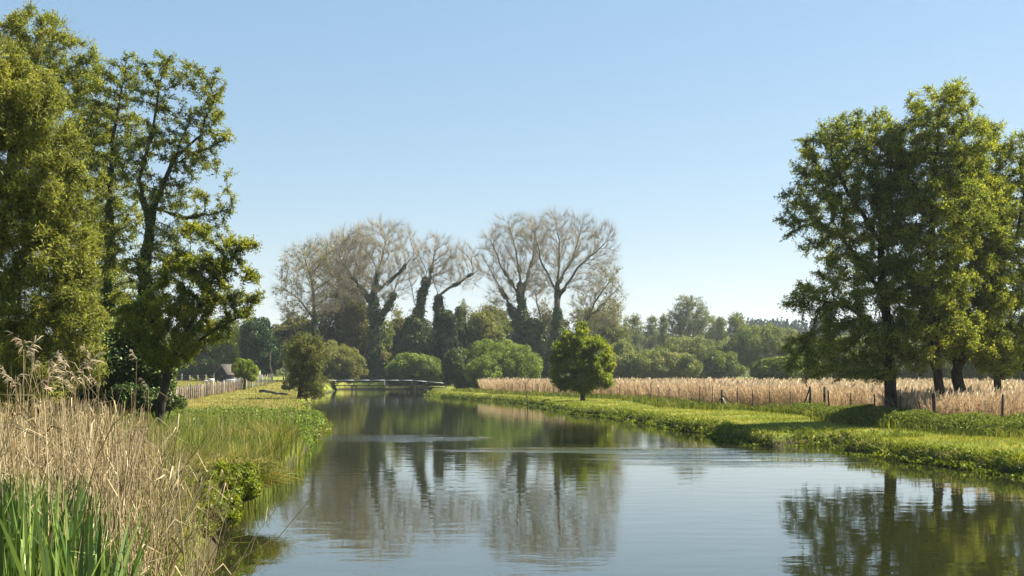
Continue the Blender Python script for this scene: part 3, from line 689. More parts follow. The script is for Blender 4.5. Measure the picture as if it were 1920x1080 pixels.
# ---- domed bushes in front of the wood
bush('bush', 'wide pale olive sallow beside the left end of the footbridge', 192, [(625,678,55,38),(585,675,50,36),(650,690,35,26)], 'sallow', 46000, .26, 70, lobe=.85)
bush('bush', 'light green rounded bush behind the middle of the footbridge', 193, [(775,690,50,27),(810,695,25,22),(745,698,25,18)], 'bush', 30000, .27, 71, lobe=.9)
bush('bush', 'large green dome of sallow at the right end of the footbridge', 172, [(925,680,70,44),(975,685,38,38),(895,700,40,35)], 'bush', 60000, .23, 72, lobe=.8)
bush('bush', 'small rounded green bush in front of the large sallow dome', 160, [(905,698,34,30)], 'bush', 16000, .21, 73, lobe=.55)
bush('bush', 'dark shaded bush at the left of the large sallow dome', 168, [(853,690,24,35),(870,705,22,22)], 'ivy', 20000, .24, 74, lobe=.7)
# ---- scrub behind the reed bed
for k, (lb, D, bl, mt) in enumerate([
 ('wide grey green scrub dome nearest the lone hawthorn', 205, [(1225,690,65,32),(1270,690,40,28),(1180,690,40,26)], 'scrub'),
 ('tall flat topped willow scrub under the pine like clump', 240, [(1290,665,62,36),(1340,670,40,32),(1250,680,45,25)], 'scrub'),
 ('grey green scrub filling the gap between the willow domes', 228, [(1350,690,45,30),(1330,700,40,22)], 'green'),
 ('large yellow green willow dome behind the reed bed', 235, [(1425,650,60,42),(1470,655,45,40),(1380,665,35,35)], 'scrub'),
 ('smooth dark dome of willow at the edge of the reed bed', 165, [(1470,700,58,30),(1510,700,40,28)], 'green'),
 ('green bush behind the first alder trunk', 180, [(1570,680,60,40),(1630,685,60,36)], 'green'),
 ('green bush between the alder trunks', 176, [(1700,690,60,34),(1760,690,60,32)], 'green'),
 ('bright green bush behind the last alders', 150, [(1850,680,70,44),(1910,690,60,40),(1980,690,60,40)], 'green'),
 ('grey scrub joining the leaning poplar and the reed bed', 222, [(1160,675,35,35),(1130,690,30,28)], 'scrub')]):
    bush('bush', lb, D, bl, mt, 34000, .34, 80 + k, lobe=1.05, group='willow scrub behind the reed bed')
bush('bush', 'small bright bush with a dark left side beyond the hawthorn', 245, [(1168,640,12,22),(1178,655,12,15)], 'darkgreen', 6000, .3, 95, lobe=.7, trunk=.15)
# ---- far trees
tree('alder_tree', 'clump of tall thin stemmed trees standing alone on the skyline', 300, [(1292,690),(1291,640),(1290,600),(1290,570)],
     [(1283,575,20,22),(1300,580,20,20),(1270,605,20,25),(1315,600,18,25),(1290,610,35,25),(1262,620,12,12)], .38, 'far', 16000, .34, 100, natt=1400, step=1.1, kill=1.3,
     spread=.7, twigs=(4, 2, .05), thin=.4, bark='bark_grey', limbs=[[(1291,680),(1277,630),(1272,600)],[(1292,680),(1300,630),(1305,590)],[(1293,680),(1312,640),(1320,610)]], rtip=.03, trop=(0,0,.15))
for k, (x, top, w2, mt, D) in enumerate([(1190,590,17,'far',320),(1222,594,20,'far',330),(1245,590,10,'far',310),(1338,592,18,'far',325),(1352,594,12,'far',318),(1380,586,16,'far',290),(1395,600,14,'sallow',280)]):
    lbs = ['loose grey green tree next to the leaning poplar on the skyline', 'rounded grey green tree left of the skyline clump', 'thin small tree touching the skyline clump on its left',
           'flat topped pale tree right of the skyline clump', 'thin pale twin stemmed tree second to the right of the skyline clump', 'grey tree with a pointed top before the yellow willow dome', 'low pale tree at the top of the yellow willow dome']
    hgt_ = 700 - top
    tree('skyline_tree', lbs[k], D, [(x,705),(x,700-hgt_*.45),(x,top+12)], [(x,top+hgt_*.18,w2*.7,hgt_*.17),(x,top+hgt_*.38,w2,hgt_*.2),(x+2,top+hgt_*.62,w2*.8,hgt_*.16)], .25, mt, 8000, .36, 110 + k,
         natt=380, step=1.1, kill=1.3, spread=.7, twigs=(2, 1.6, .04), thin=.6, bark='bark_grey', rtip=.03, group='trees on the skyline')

# conifer plantation and woods on the far rise: one mass
def far_wood():
    R = rs(200); Cs = []; szs = []; rn = []
    for k in range(420):
        D = R.uniform(560, 700); px = R.uniform(1380, 2050); x = (px - 960) / F * D
        z0 = float(zg(x, D)); top = P(px, 598 + R.uniform(-4, 7) - (4 if px > 1560 else 0), D)[2]; hh = max(7, min(16, top - z0)); zb_ = top - hh
        n = 130; q = R.rand(n) ** .6; an = R.rand(n) * 6.28
        Cs.append(np.stack([x + np.cos(an) * (q * hh * .2), D + np.sin(an) * q * hh * .2, top - q * hh], 1)); szs.append(np.full(n, 1.5)); rn.append(np.full(n, R.rand() * .5) + R.rand(n) * .3)
    # broadleaf distant belts
    for k in range(700):
        D = R.uniform(330, 460); px = R.choice([R.uniform(-200, 560), R.uniform(1150, 2100), R.uniform(500, 1200)], p=[.4, .35, .25]); x = (px - 960) / F * D
        top = P(px, 628 + 16 * fbm(np.array(px / 60.), np.array(3.), 2) * 2 - 16, D)[2]; r_ = R.uniform(3, 5)
        n = 120; v = unit(R.normal(0, 1, (n, 3))); h2 = (top - 1) / 2
        Cs.append(np.array([x, D, 1 + h2]) + v * np.array([r_, r_, h2]) * R.uniform(.75, 1, (n, 1))); szs.append(np.full(n, 1.1)); rn.append(np.full(n, .2 + R.rand() * .5) + R.rand(n) * .3)
    C = np.concatenate(Cs); V, Q = leaves(C, np.concatenate(szs), R, .8, .5)
    rn = np.concatenate(rn); nc = 420 * 130
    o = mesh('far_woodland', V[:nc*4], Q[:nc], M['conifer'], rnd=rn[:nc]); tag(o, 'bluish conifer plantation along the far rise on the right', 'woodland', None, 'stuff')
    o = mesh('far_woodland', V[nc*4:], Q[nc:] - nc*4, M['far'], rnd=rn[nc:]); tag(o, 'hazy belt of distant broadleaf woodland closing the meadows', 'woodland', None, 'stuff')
far_wood()

# ------------------------------------------------------------------ grass, reeds (uncountable)
def scatter(x0, x1, y0, y1, n, R, test):
    x = R.uniform(x0, x1, n); y = R.uniform(y0, y1, n); s = sdist(x, y); k = test(x, y, s)
    return x[k], y[k], s[k]
def clear_mound(x, y): p = 960 + x / y * F; return ~((y > 14.5) & (y < 20.3) & (p > 350))
def in_view(x, y, m_=1.2): return np.abs(x / np.maximum(y, .1)) < 960 / F * m_
FX = np.array([16.6,15.5,14.9,15.1,15.8,15.6,15.1,14.7,13.4,12.2,11.3,11.15,10.7,10.4,7.9,5.0,2.6,.8,-2]); FY = np.array([38.5,41.8,43.6,48,53,56,58,60,63,66,68.5,76,88,93,100,106,113,118,130])
FXe = np.concatenate([[18.5, 17.8], FX, [-6, -8]]); FYe = np.concatenate([[10, 30], FY, [150, 230]])
def fence_x(y): return np.interp(y, FYe, FXe)

def tri_grass(name, x, y, hgt, wd, mat, R, label, lean=.35, seg=2, cat='grass', zoff=-.02, clump=0):
    n = len(x); z = zg(x, y) + zoff
    base = np.stack([x, y, z], 1); ln = R.normal(0, lean, (n, 3)); ln[:, 2] = 0
    hv = (hgt * R.uniform(.55, 1.25, n))[:, None]
    if seg == 2:
        p1 = base + hv * .55 * (ln * .5 + [0, 0, 1]); p2 = base + hv * (ln * 1.3 + [0, 0, .95])
        V, Q = ribbons(np.stack([base, p1, p2], 1), np.stack([wd * np.ones(n), wd * .8 * np.ones(n), wd * .12 * np.ones(n)], 1), R)
        rn = np.repeat(R.rand(n), 2)
    else:
        p2 = base + hv * (ln + [0, 0, 1]); V, Q = ribbons(np.stack([base, p2], 1), np.stack([wd * np.ones(n), wd * .2 * np.ones(n)], 1), R); rn = R.rand(n)
    return tag(mesh(name, V, Q, M[mat], rnd=rn), label, cat, None, 'stuff')

R = rs(300)
# mown turf right bank
def dens(y): return R.rand(len(y)) < np.clip(34 / np.maximum(y, 1), 0, 1) ** 1.6
x, y, s = scatter(-14, 30, 22, 165, 1500000, R, lambda x, y, s: (s > .15) & (x > np.interp(y, RY, RX) - 2) & (x < fence_x(y)) & in_view(x, y) & dens(y))
hh = .085 * (.6 + .8 * fbm(x * .8, y * .8)); far_w = .014 + y * .00035
tri_grass('mown_grass', x, y, hh, far_w, 'mown', R, 'close mown yellow green turf on the right bank', seg=1)
# mown turf left bank
x, y, s = scatter(-60, -6, 46, 215, 700000, R, lambda x, y, s: (s > .2) & (x < np.interp(y, LY, LX) + 1) & in_view(x, y, 1.0) & dens(y * .8))
tri_grass('meadow_grass', x, y, .14 * (.6 + .9 * fbm(x * .5, y * .5)), .02 + y * .0004, 'straw', R, 'straw tinted grass of the left bank and meadow', seg=1)
# rough grass along the right fence
x, y, s = scatter(-14, 32, 30, 150, 420000, R, lambda x, y, s: (s > .6) & (np.abs(x - fence_x(y) + .9) < 1.1 + .8 * fbm(x * .5, y * .5)) & in_view(x, y) & dens(y * .6))
tri_grass('rough_grass', x, y, (.42 - .08 * smooth(y, 46, 38)) * (.35 + 1.2 * fbm(x * .9 + 4, y * .9)), .02 + y * .0003, 'rough', R, 'long green grass along the foot of the wire fence', lean=.3)
# bank-lip herbs, right and left
def lip(name, x0, x1, y0, y1, n, left, label, seed, size=.075):
    R = rs(seed)
    x, y, s = scatter(x0, x1, y0, y1, n, R, lambda x, y, s: (s > -.22) & (s < .36 + .9 * (fbm(x * .6 + 2, y * .6) - .4)) & in_view(x, y) & ((x < np.interp(y, LY, LX) + 2) if left else (x > np.interp(y, RY, RX) - 2.5)) & (R.rand(len(x)) < np.clip(30 / y, .12, 1)))
    z = zg(x, y); bump_ = fbm(x * 1.6, y * 1.6)
    hgt = np.clip(.62 * (bump_ - .22), .03, .5) * (.35 + 1.0 * vnoise(x * .5 + 50, y * .5)) * (1 - smooth(s, .2, .8) * .8)
    z = np.maximum(z, .0) + R.rand(len(x)) ** .7 * hgt + .01
    C = np.stack([x, y, z], 1); sz = (size + y * .0006) * R.uniform(.6, 1.3, len(x))
    V, Q = leaves(C, sz, R, .6, .5)
    return tag(mesh(name, V, Q, M['lip'], rnd=np.clip(R.rand(len(x)) * .7 + bump_ * .5 - .1, 0, 1)), label, 'plants', None, 'stuff')
lip('bank_vegetation', -14, 16, 18, 165, 1500000, False, 'leafy herbs overhanging the water along the right bank', 301)
lip('bank_vegetation', -32, -5, 42, 205, 500000, True, 'low green herbs along the left water edge beyond the reeds', 302)
# blades hanging over the lip on the right
x, y, s = scatter(-14, 16, 22, 150, 500000, R, lambda x, y, s: (s > -.05) & (s < .7) & in_view(x, y) & (x > np.interp(y, RY, RX) - 2.5) & dens(y * .7))
tri_grass('bank_grass', x, y, .22 * (.5 + fbm(x * 1.3, y * 1.3)), .014 + y * .0003, 'lip', R, 'tufted grass blades along the edge of the right bank', lean=.5)

def fence_herbs():
    R = rs(305); n = 160000; y = R.uniform(35, 62, n); x = fence_x(y) - .5 + R.normal(0, .55, n); k = in_view(x, y) & (fbm(x * .5 + 80, y * .5) > np.interp(y, [35, 44, 50, 62], [.30, .36, .36, .52])); x, y = x[k], y[k]
    C = np.stack([x, y, zg(x, y) + R.rand(len(x)) ** .8 * .62 * (.4 + fbm(x * 1.3, y * 1.3))], 1); V, Q = leaves(C, R.uniform(.04, .10, len(x)), R, .6, .5)
    tag(mesh('nettles', V, Q, M['green'], rnd=R.rand(len(x))), 'leafy nettles crowding the foot of the wire fence beside the alders', 'plants', None, 'stuff')
fence_herbs()
# reed bed behind the fence
def reed_field():
    R = rs(310)
    n = 900000; y = R.uniform(31, 205, n); x = R.uniform(-14, 1, n) * 0 + (R.rand(n) * 1.0) * (y * .49 + 8) - 4
    s = sdist(x, y); fx = fence_x(y); dn = x - fx
    # distance behind the fence, front few metres dense
    p = np.where(dn < 3.5, 1.0, .16) * np.clip(60 / y, .3, 1)
    k = (dn > .15 + .9 * fbm(x * .5 + 7, y * .5)) & (R.rand(n) < np.clip(3.2 * (fbm(x * 1.1, y * 1.1) - .18), .12, 1)) & (s > 2.2) & in_view(x, y) & (R.rand(n) < p) & ~((y > 150) & (x < 0))
    x, y = x[k], y[k]; n = len(x); z = zg(x, y)
    tall = np.interp(y, [35, 60, 110], [1.12, 1.26, 1.33]) + .55 * (fbm(x * .25, y * .25) - .4)
    hv = tall * R.uniform(.72, 1.12, n)
    base = np.stack([x, y, z], 1); ln = R.normal(0, .11, (n, 3)) + (np.stack([fbm(x * .4, y * .4 + 60), x * 0, x * 0], 1) - [.44, 0, 0]) * .5; ln[:, 2] = 0
    wd = .012 + y * .00028
    p1 = base + (hv * .5)[:, None] * (ln + [0, 0, 1]); p2 = base + hv[:, None] * (ln * 1.8 + [0, 0, 1])
    V, Q = ribbons(np.stack([base, p1, p2], 1), np.stack([wd, wd * .9, wd * .6], 1), R); rn = np.repeat(np.clip(R.rand(n) * .8 + .1, 0, 1), 2)
    # leaves
    k = R.rand(n) < .6; m_ = k.sum(); q = R.uniform(.3, .95, m_)[:, None]
    a = base[k] * (1 - q) + p2[k] * q; dr = unit(np.stack([R.normal(0, 1, m_), R.normal(0, 1, m_), R.uniform(.2, 1.2, m_)], 1))
    V2, Q2 = ribbons(np.stack([a, a + dr * .3], 1), np.stack([wd[k] * 1.1, wd[k] * .2], 1), R)
    o = mesh('reed_bed', np.vstack([V, V2]), np.vstack([Q, Q2 + len(V)]), M['reed_field'], rnd=np.concatenate([rn, R.rand(m_)]))
    tag(o, 'wide bed of dry pinkish straw reeds behind the wire fence', 'reeds', None, 'stuff')
    k = R.rand(n) < .13; m_ = k.sum()
    a = p2[k] - [0, 0, .05]; dr = unit(np.stack([R.normal(.25, .25, m_), R.normal(0, .3, m_), np.ones(m_)], 1)); L = R.uniform(.15, .3, m_)[:, None]
    ww = wd[k] * 3.0
    V, Q = ribbons(np.stack([a, a + dr * L * .5, a + dr * L], 1), np.stack([ww * .5, ww, ww * .25], 1), R)
    tag(mesh('reed_plumes', V, Q, M['plume'], rnd=np.repeat(R.rand(m_), 2)), 'feathery seed heads on top of the dry reed bed', 'reeds', None, 'stuff')
reed_field()

# tall dry reeds, left foreground
def dry_reeds():
    R = rs(320); paths = []; rad = []
    n = 5000
    y = R.uniform(5.0, 15.5, n); ed = np.interp(y, LY, LX); off = R.rand(n) ** .8 * 5.0; x = ed + .35 - off
    pk = 960 + x / y * F; k = in_view(x, y, 1.15) & (x < ed + .15) & (R.rand(n) < np.interp(pk, [230, 330, 380, 460], [1, .45, .16, .08])); x, y = x[k], y[k]; n = len(x)
    s = sdist(x, y); z = np.maximum(zg(x, y, s), -.1)
    px = 960 + x / y * F
    ty = np.interp(px, [-100, 0, 130, 220, 300, 350, 420], [752, 750, 742, 752, 800, 850, 930]); hv = (CAMH - (ty - HY) / F * y - z) * (1 - .45 * R.rand(n) ** 1.6); hv = np.maximum(hv, .35)
    tallk = (R.rand(n) < .05) & (px < 290); hv = np.where(tallk, CAMH - z + (R.rand(n) ** 1.8 * 80 - 25) / F * y, hv)
    lx = R.normal(.02, .09, n) + np.where(px > 230, R.uniform(0, .4, n), 0) * (R.rand(n) < .35); ly = R.normal(0, .1, n)
    base = np.stack([x, y, z], 1); K = 5; tt = np.linspace(0, 1, K)
    pth = base[:, None, :] + hv[:, None, None] * np.stack([lx[:, None] * tt**1.7, ly[:, None] * tt**1.7, tt[None] * np.ones((n, 1)) * (1 - .12 * np.abs(lx)[:, None] * tt)], -1)
    pth[:, 1:] += R.normal(0, .006, (n, K - 1, 3))
    rr = (.0042 * R.uniform(.6, 1.2, n))[:, None] * np.linspace(1, .5, K)[None]
    V, Q = tubes(pth, rr, 3); rn = np.repeat(R.rand(n), (K - 1) * 3)
    # leaves: 3 per stem, arching
    VV = [V]; QQ = [Q]; RN = [rn]; off_ = len(V)
    for rep in range(3):
        k = np.where(R.rand(n) < .75)[0]; m_ = len(k); q = R.uniform(.15, .95, m_); i0 = np.clip((q * (K - 1)).astype(int), 0, K - 2); f = (q * (K - 1) - i0)[:, None]
        a = pth[k, i0] * (1 - f) + pth[k, i0 + 1] * f; an = R.rand(m_) * 6.28; L = R.uniform(.15, .42, m_)[:, None]
        h_ = np.stack([np.cos(an), np.sin(an), np.zeros(m_)], 1) * R.uniform(.2, .9, m_)[:, None]; upv = np.array([0, 0, 1.])
        p1 = a + L * .5 * (h_ + upv * .8); p2 = p1 + L * .5 * (h_ * 1.2 + upv * R.uniform(-1.1, .5, m_)[:, None])
        w_ = R.uniform(.004, .009, m_)
        V2, Q2 = ribbons(np.stack([a, p1, p2], 1), np.stack([w_, w_, w_ * .15], 1), R)
        VV.append(V2); QQ.append(Q2 + off_); off_ += len(V2); RN.append(np.repeat(R.rand(m_), 2))
    # broken and leaning stems toward the river
    m_ = 45; yy = R.uniform(7.5, 13.5, m_); ed = np.interp(yy, LY, LX); xx = ed - R.uniform(-.1, 1.2, m_); zz = np.maximum(zg(xx, yy), 0)
    an = R.uniform(-.3, 1.5, m_); L = R.uniform(.6, 1.25, m_); el = R.uniform(.7, 1.35, m_)
    dr = np.stack([np.cos(an) * np.cos(el), np.sin(an) * np.cos(el), np.sin(el)], 1); b0 = np.stack([xx, yy, zz], 1)
    b1 = b0 + dr * L[:, None] * .6; b2 = b1 + unit(dr + [0.25, 0, -.35]) * L[:, None] * .4
    V2, Q2 = tubes(np.stack([b0, b1, b2], 1), np.tile([.0045, .004, .002], (m_, 1)), 3); VV.append(V2); QQ.append(Q2 + off_); off_ += len(V2); RN.append(np.repeat(R.uniform(.3, 1, m_), 6))
    o = mesh('dry_reeds', np.vstack(VV), np.vstack(QQ), M['reed_dry'], rnd=np.concatenate(RN)); tag(o, 'dense stand of tall dry straw reeds on the near left bank', 'reeds', None, 'stuff')
    # plumes on the tall ones
    k = np.where(tallk & (R.rand(n) < .3))[0]; a = pth[k, -1]; m_ = len(k); per = 18
    src = np.repeat(np.arange(m_), per); t_ = R.rand(m_ * per); sd = np.sign(R.normal(0, 1, m_))[src]
    c0 = a[src] + np.stack([sd * t_**2 * .10, t_ * 0, t_ * .14], 1); dr = unit(np.stack([sd * .7 + R.normal(0, .35, m_*per), R.normal(0, .35, m_*per), R.uniform(-.7, .9, m_*per)], 1))
    L = R.uniform(.03, .09, m_*per)[:, None]
    V, Q = ribbons(np.stack([c0, c0 + dr * L * .6, c0 + dr * L + [0, 0, -.015]], 1), np.tile([.004, .008, .002], (m_ * per, 1)), R)
    tag(mesh('reed_plumes', V, Q, M['plume'], rnd=np.repeat(R.rand(m_ * per), 2)), 'shaggy seed heads on the tall dry reeds at the left', 'reeds', None, 'stuff')
dry_reeds()

# broad green iris leaves, near left
def iris():
    R = rs(330); n = 3600
    y = R.uniform(4.4, 7.2, n); x = np.interp(y, LY, LX) - R.uniform(-.25, 2.4, n)
    cx = np.round(x * 4) / 4 + R.normal(0, .04, n); cy = np.round(y * 4) / 4 + R.normal(0, .04, n)
    k = in_view(cx, cy, 1.2); x, y = cx[k], cy[k]; px = 960 + x / y * F
    k = px < 250; x, y, px = x[k], y[k], px[k]; n = len(x)
    z = zg(x, y); hv = (CAMH - (np.interp(px, [-50, 40, 130, 200, 250], [890, 880, 885, 935, 1060]) - HY) / F * y - z) * (1.04 - .45 * R.rand(n) ** 1.3); hv = np.clip(hv, .3, 1.35)
    an = R.rand(n) * 6.28; ln = np.stack([np.cos(an), np.sin(an), np.zeros(n)], 1) * np.abs(R.normal(0, .16, n))[:, None]
    base = np.stack([x, y, z - .02], 1); K = 6; tt = np.linspace(0, 1, K)
    pth = base[:, None] + hv[:, None, None] * (ln[:, None] * (tt**1.8)[None, :, None] + np.array([0, 0, 1.])[None, None] * tt[None, :, None])
    bend = R.rand(n) < .12; pth[bend, -1] += np.stack([R.normal(0, .12, bend.sum()), R.normal(0, .05, bend.sum()), -R.uniform(.1, .25, bend.sum())], 1)
    w_ = R.uniform(.016, .032, n)[:, None] * np.array([.8, 1, 1, .85, .55, .05])[None]
    V, Q = ribbons(pth, w_, R)
    tag(mesh('iris_leaves', V, Q, M['iris'], rnd=np.repeat(R.rand(n), K - 1), smooth=True), 'broad upright green iris leaves at the near left corner', 'plants', None, 'stuff')
    # dead curled leaves at the foot
    m_ = 110; k = R.randint(0, n, m_); b0 = base[k] + R.normal(0, .05, (m_, 3)) + [0, 0, .25]; an = R.rand(m_) * 6.28; L = R.uniform(.15, .4, m_)[:, None]
    d1 = np.stack([np.cos(an), np.sin(an), R.uniform(.2, 1, m_)], 1); d2 = np.stack([np.cos(an), np.sin(an), -R.uniform(.2, 1, m_)], 1)
    V, Q = ribbons(np.stack([b0, b0 + d1 * L * .5, b0 + d1 * L * .5 + d2 * L * .5], 1), np.tile([.014, .014, .003], (m_, 1)), R)
    tag(mesh('dead_leaves', V, Q, M['reed_dry'], rnd=np.repeat(R.rand(m_), 2)), 'curled straw coloured dead leaves among the iris', 'plants', None, 'stuff')
    # low herbs between
    m_ = 26000; yy = R.uniform(3.4, 9, m_); xx = np.interp(yy, LY, LX) - R.uniform(-.2, 3, m_); k = in_view(xx, yy, 1.2); xx, yy = xx[k], yy[k]
    C = np.stack([xx, yy, np.maximum(zg(xx, yy), 0) + R.rand(len(xx)) * .35], 1); V, Q = leaves(C, R.uniform(.015, .045, len(xx)), R, .6, .4)
    tag(mesh('low_herbs', V, Q, M['lip'], rnd=R.rand(len(xx))), 'low green herbs on the ground under the iris and reeds', 'plants', None, 'stuff')
iris()

# green reed bed at the water's edge, left middle
def green_reeds():
    R = rs(340); n = 60000
    y = R.uniform(17, 50, n); ed = np.interp(y, LY, LX); x = ed + .3 - R.rand(n) ** .7 * 9
    k = in_view(x, y, 1.05) & clear_mound(x, y) & ((y < 33) | (sdist(x, y) > .25 + .7 * fbm(x, y))) & (R.rand(n) < np.clip(24 / y, .3, 1)); x, y = x[k], y[k]; n = len(x); s = sdist(x, y)
    z = np.maximum(zg(x, y, s), -.05); px = 960 + x / y * F
    lim = np.interp(y, [17, 24, 30, 38, 50], [.42, .72, .9, .85, .6]); hv = lim * R.uniform(.6, 1.15, n) * (.45 + 1.1 * fbm(x * .7, y * .7)) * np.where(s < 0, .8, 1)
    ln = np.stack([R.normal(.05, .14, n), R.normal(0, .12, n), np.zeros(n)], 1); base = np.stack([x, y, z], 1); hv = hv[:, None]
    wd = .009 + y * .00028
    p1 = base + hv * .5 * (ln * .4 + [0, 0, 1]); p2 = base + hv * (ln * 1.4 + [0, 0, .98])
    V, Q = ribbons(np.stack([base, p1, p2], 1), np.stack([wd, wd, wd * .15], 1), R)
    tag(mesh('green_reeds', V, Q, M['green_reed'], rnd=np.repeat(R.rand(n), 2)), 'fresh green reeds crowding the water edge on the left', 'reeds', None, 'stuff')
    k = R.rand(n) < .10; m_ = k.sum(); hh_ = hv[k] * R.uniform(.9, 1.25, (m_, 1)); b0 = base[k]; l2 = R.normal(0, .12, (m_, 3)); l2[:, 2] = 0
    V, Q = ribbons(np.stack([b0, b0 + hh_ * (l2 + [0, 0, 1])], 1), np.stack([wd[k] * .8, wd[k] * .4], 1), R)
    tag(mesh('dry_reeds', V, Q, M['reed_dry'], rnd=R.rand(m_)), 'scattered dead reed stems among the fresh green reeds', 'reeds', None, 'stuff')
    m_ = 5000; y2 = R.uniform(7, 18, m_); x2 = np.interp(y2, LY, LX) + .1 - R.rand(m_) ** .8 * 3.5; p2_ = 960 + x2 / y2 * F
    k = in_view(x2, y2, 1.05) & clear_mound(x2, y2) & (R.rand(m_) < np.interp(p2_, [60, 200, 330, 420], [.15, .5, 1, .3])); x2, y2 = x2[k], y2[k]
    tri_grass('green_reeds', x2, y2, .9 * (.5 + .8 * fbm(x2, y2)), .012, 'green_reed', R, 'young green reed shoots coming up through the dry reeds', lean=.2, cat='reeds')
    # nettles / herbs behind
    m_ = 90000; y = R.uniform(36, 54, m_); x = np.interp(y, LY, LX) - R.uniform(0, 11, m_); k = in_view(x, y); x, y = x[k], y[k]
    h2 = 1.9 * np.clip(fbm(x * .7, y * .7) - .12, .1, 1); C = np.stack([x, y, zg(x, y) + R.rand(len(x)) ** .6 * h2 * np.interp(y, [36, 50, 54], [1, .8, .4])], 1)
    V, Q = leaves(C, R.uniform(.08, .16, len(x)) * .8, R, .5, .5)
    tag(mesh('nettles', V, Q, M['bush'], rnd=R.rand(len(x)) * .8), 'dark green nettles behind the fresh reeds on the left', 'plants', None, 'stuff')
    # olive undergrowth between dry and green reeds
    m_ = 80000; y = R.uniform(8, 34, m_); x = np.interp(y, LY, LX) - .2 - R.uniform(0, 7, m_); k = in_view(x, y) & clear_mound(x, y); x, y = x[k], y[k]
    tri_grass('tall_grass', x, y, .75 * (.4 + fbm(x * .8, y * .8)), .008 + y * .0003, 'sedge', R, 'tangled olive grass between the dry and the green reeds', lean=.3)
green_reeds()

# bramble mound and sedge tussock at the water's edge
def mound():
    R = rs(350)
    root = empty('bramble_bush', (-5.0, 18.8, .05), 'yellow green bramble hanging over the water below a sedge tussock', 'bush')
    cen = [P(432,915,18.6), P(400,905,18.4), P(395,945,17.6), P(455,905,19.2), P(372,930,17.4), P(415,960,16.4), P(365,975,15.6)]; rr = [(.36,.5,.22), (.32,.5,.24), (.30,.4,.2), (.22,.4,.2), (.25,.4,.26), (.2,.4,.14), (.2,.4,.16)]
    n = 32000
    for c_ in cen: c_[2] = max(c_[2], .2)
    nl = 84; ck = R.randint(0, 7, nl); cv = unit(R.normal(0, 1, (nl, 3))); cc = np.array(cen)[ck] + cv * np.array(rr)[ck]
    k = R.randint(0, nl, n); v = unit(R.normal(0, 1, (n, 3)) + cv[k] * .6); C = cc[k] + v * .15 * (R.rand(n)[:, None] ** .5); C[:, 2] = np.abs(C[:, 2]) + .01
    V, Q = leaves(C, R.uniform(.03, .07, n), R, .6, .4, nrm=v * .5); mesh('foliage', V, Q, M['bramble'], root, rnd=np.clip(.5 * rs(3).rand(nl)[k] + .5 * R.rand(n), 0, 1))
    for i in range(22):
        a = np.array(cen[i % 5]) + [-.4, .2, -.1]; b2 = np.array(cen[i % 5]) + unit(R.normal(0, 1, 3)) * .4; b2[2] = abs(b2[2])
        mb = MB(); mb.bar(a, b2, .008, .004, 5, .03, 3, R); mb.build('stem', M['bark'], root)
    root = empty('sedge_tussock', P(425, 905, 20) * [1, 1, 0] + [0, 0, .1], 'dome shaped olive sedge tussock above the bramble', 'grass tussock')
    n = 7000; c = P(435, 905, 20); an = R.rand(n) * 6.28; el = R.uniform(.1, 1.5, n); dr = np.stack([np.cos(an) * np.cos(el), np.sin(an) * np.cos(el), np.sin(el)], 1)
    b0 = c + R.normal(0, .12, (n, 3)) * [2.2, 2, .4]; L = R.uniform(.45, .75, n)[:, None]
    p1 = b0 + dr * L * .55; p2 = p1 + unit(dr * [1.3, 1.3, .2] + [0, 0, -.35]) * L * .45
    V, Q = ribbons(np.stack([b0, p1, p2], 1), np.tile([.012, .011, .002], (n, 1)), R); mesh('blades', V, Q, M['sedge'], root, rnd=np.repeat(R.rand(n), 2))
mound()

# bent reed leaf standing in the water
def reed_shoot():
    R = rs(360); D = 16.6; a = P(411, 1019, D); a[2] = -.05
    root = empty('reed_shoot', a, 'single bent dark reed leaf poking out of the open water', 'reed')
    pts = np.array([[a, P(425, 1012, D), P(440, 1003, D), P(452, 997, D), P(462, 992, D)]]); V, Q = ribbons(pts, np.array([[.012, .014, .02, .03, .004]]), R, face=np.array([[0, .8, .4]]))
    V2, Q2 = tubes(np.array([[a, P(420, 1014, D), P(436, 1006, D)]]), np.array([[.006, .005, .003]]), 4)
    mesh('leaf', V, Q, M['iris'], root, rnd=np.full(4, .1)); mesh('stem', V2, Q2, M['wood_dark'], root)
    pts = np.array([[P(428, 1010, D), P(445, 1008, D) , P(470, 1005, D)]]); pts[0, :, 1] += [0, .1, .25]
    V, Q = ribbons(pts, np.array([[.008, .02, .003]]), R, face=np.array([[0, .6, .8]])); mesh('leaf', V, Q, M['green_reed'], root, rnd=np.full(2, .8))
reed_shoot()

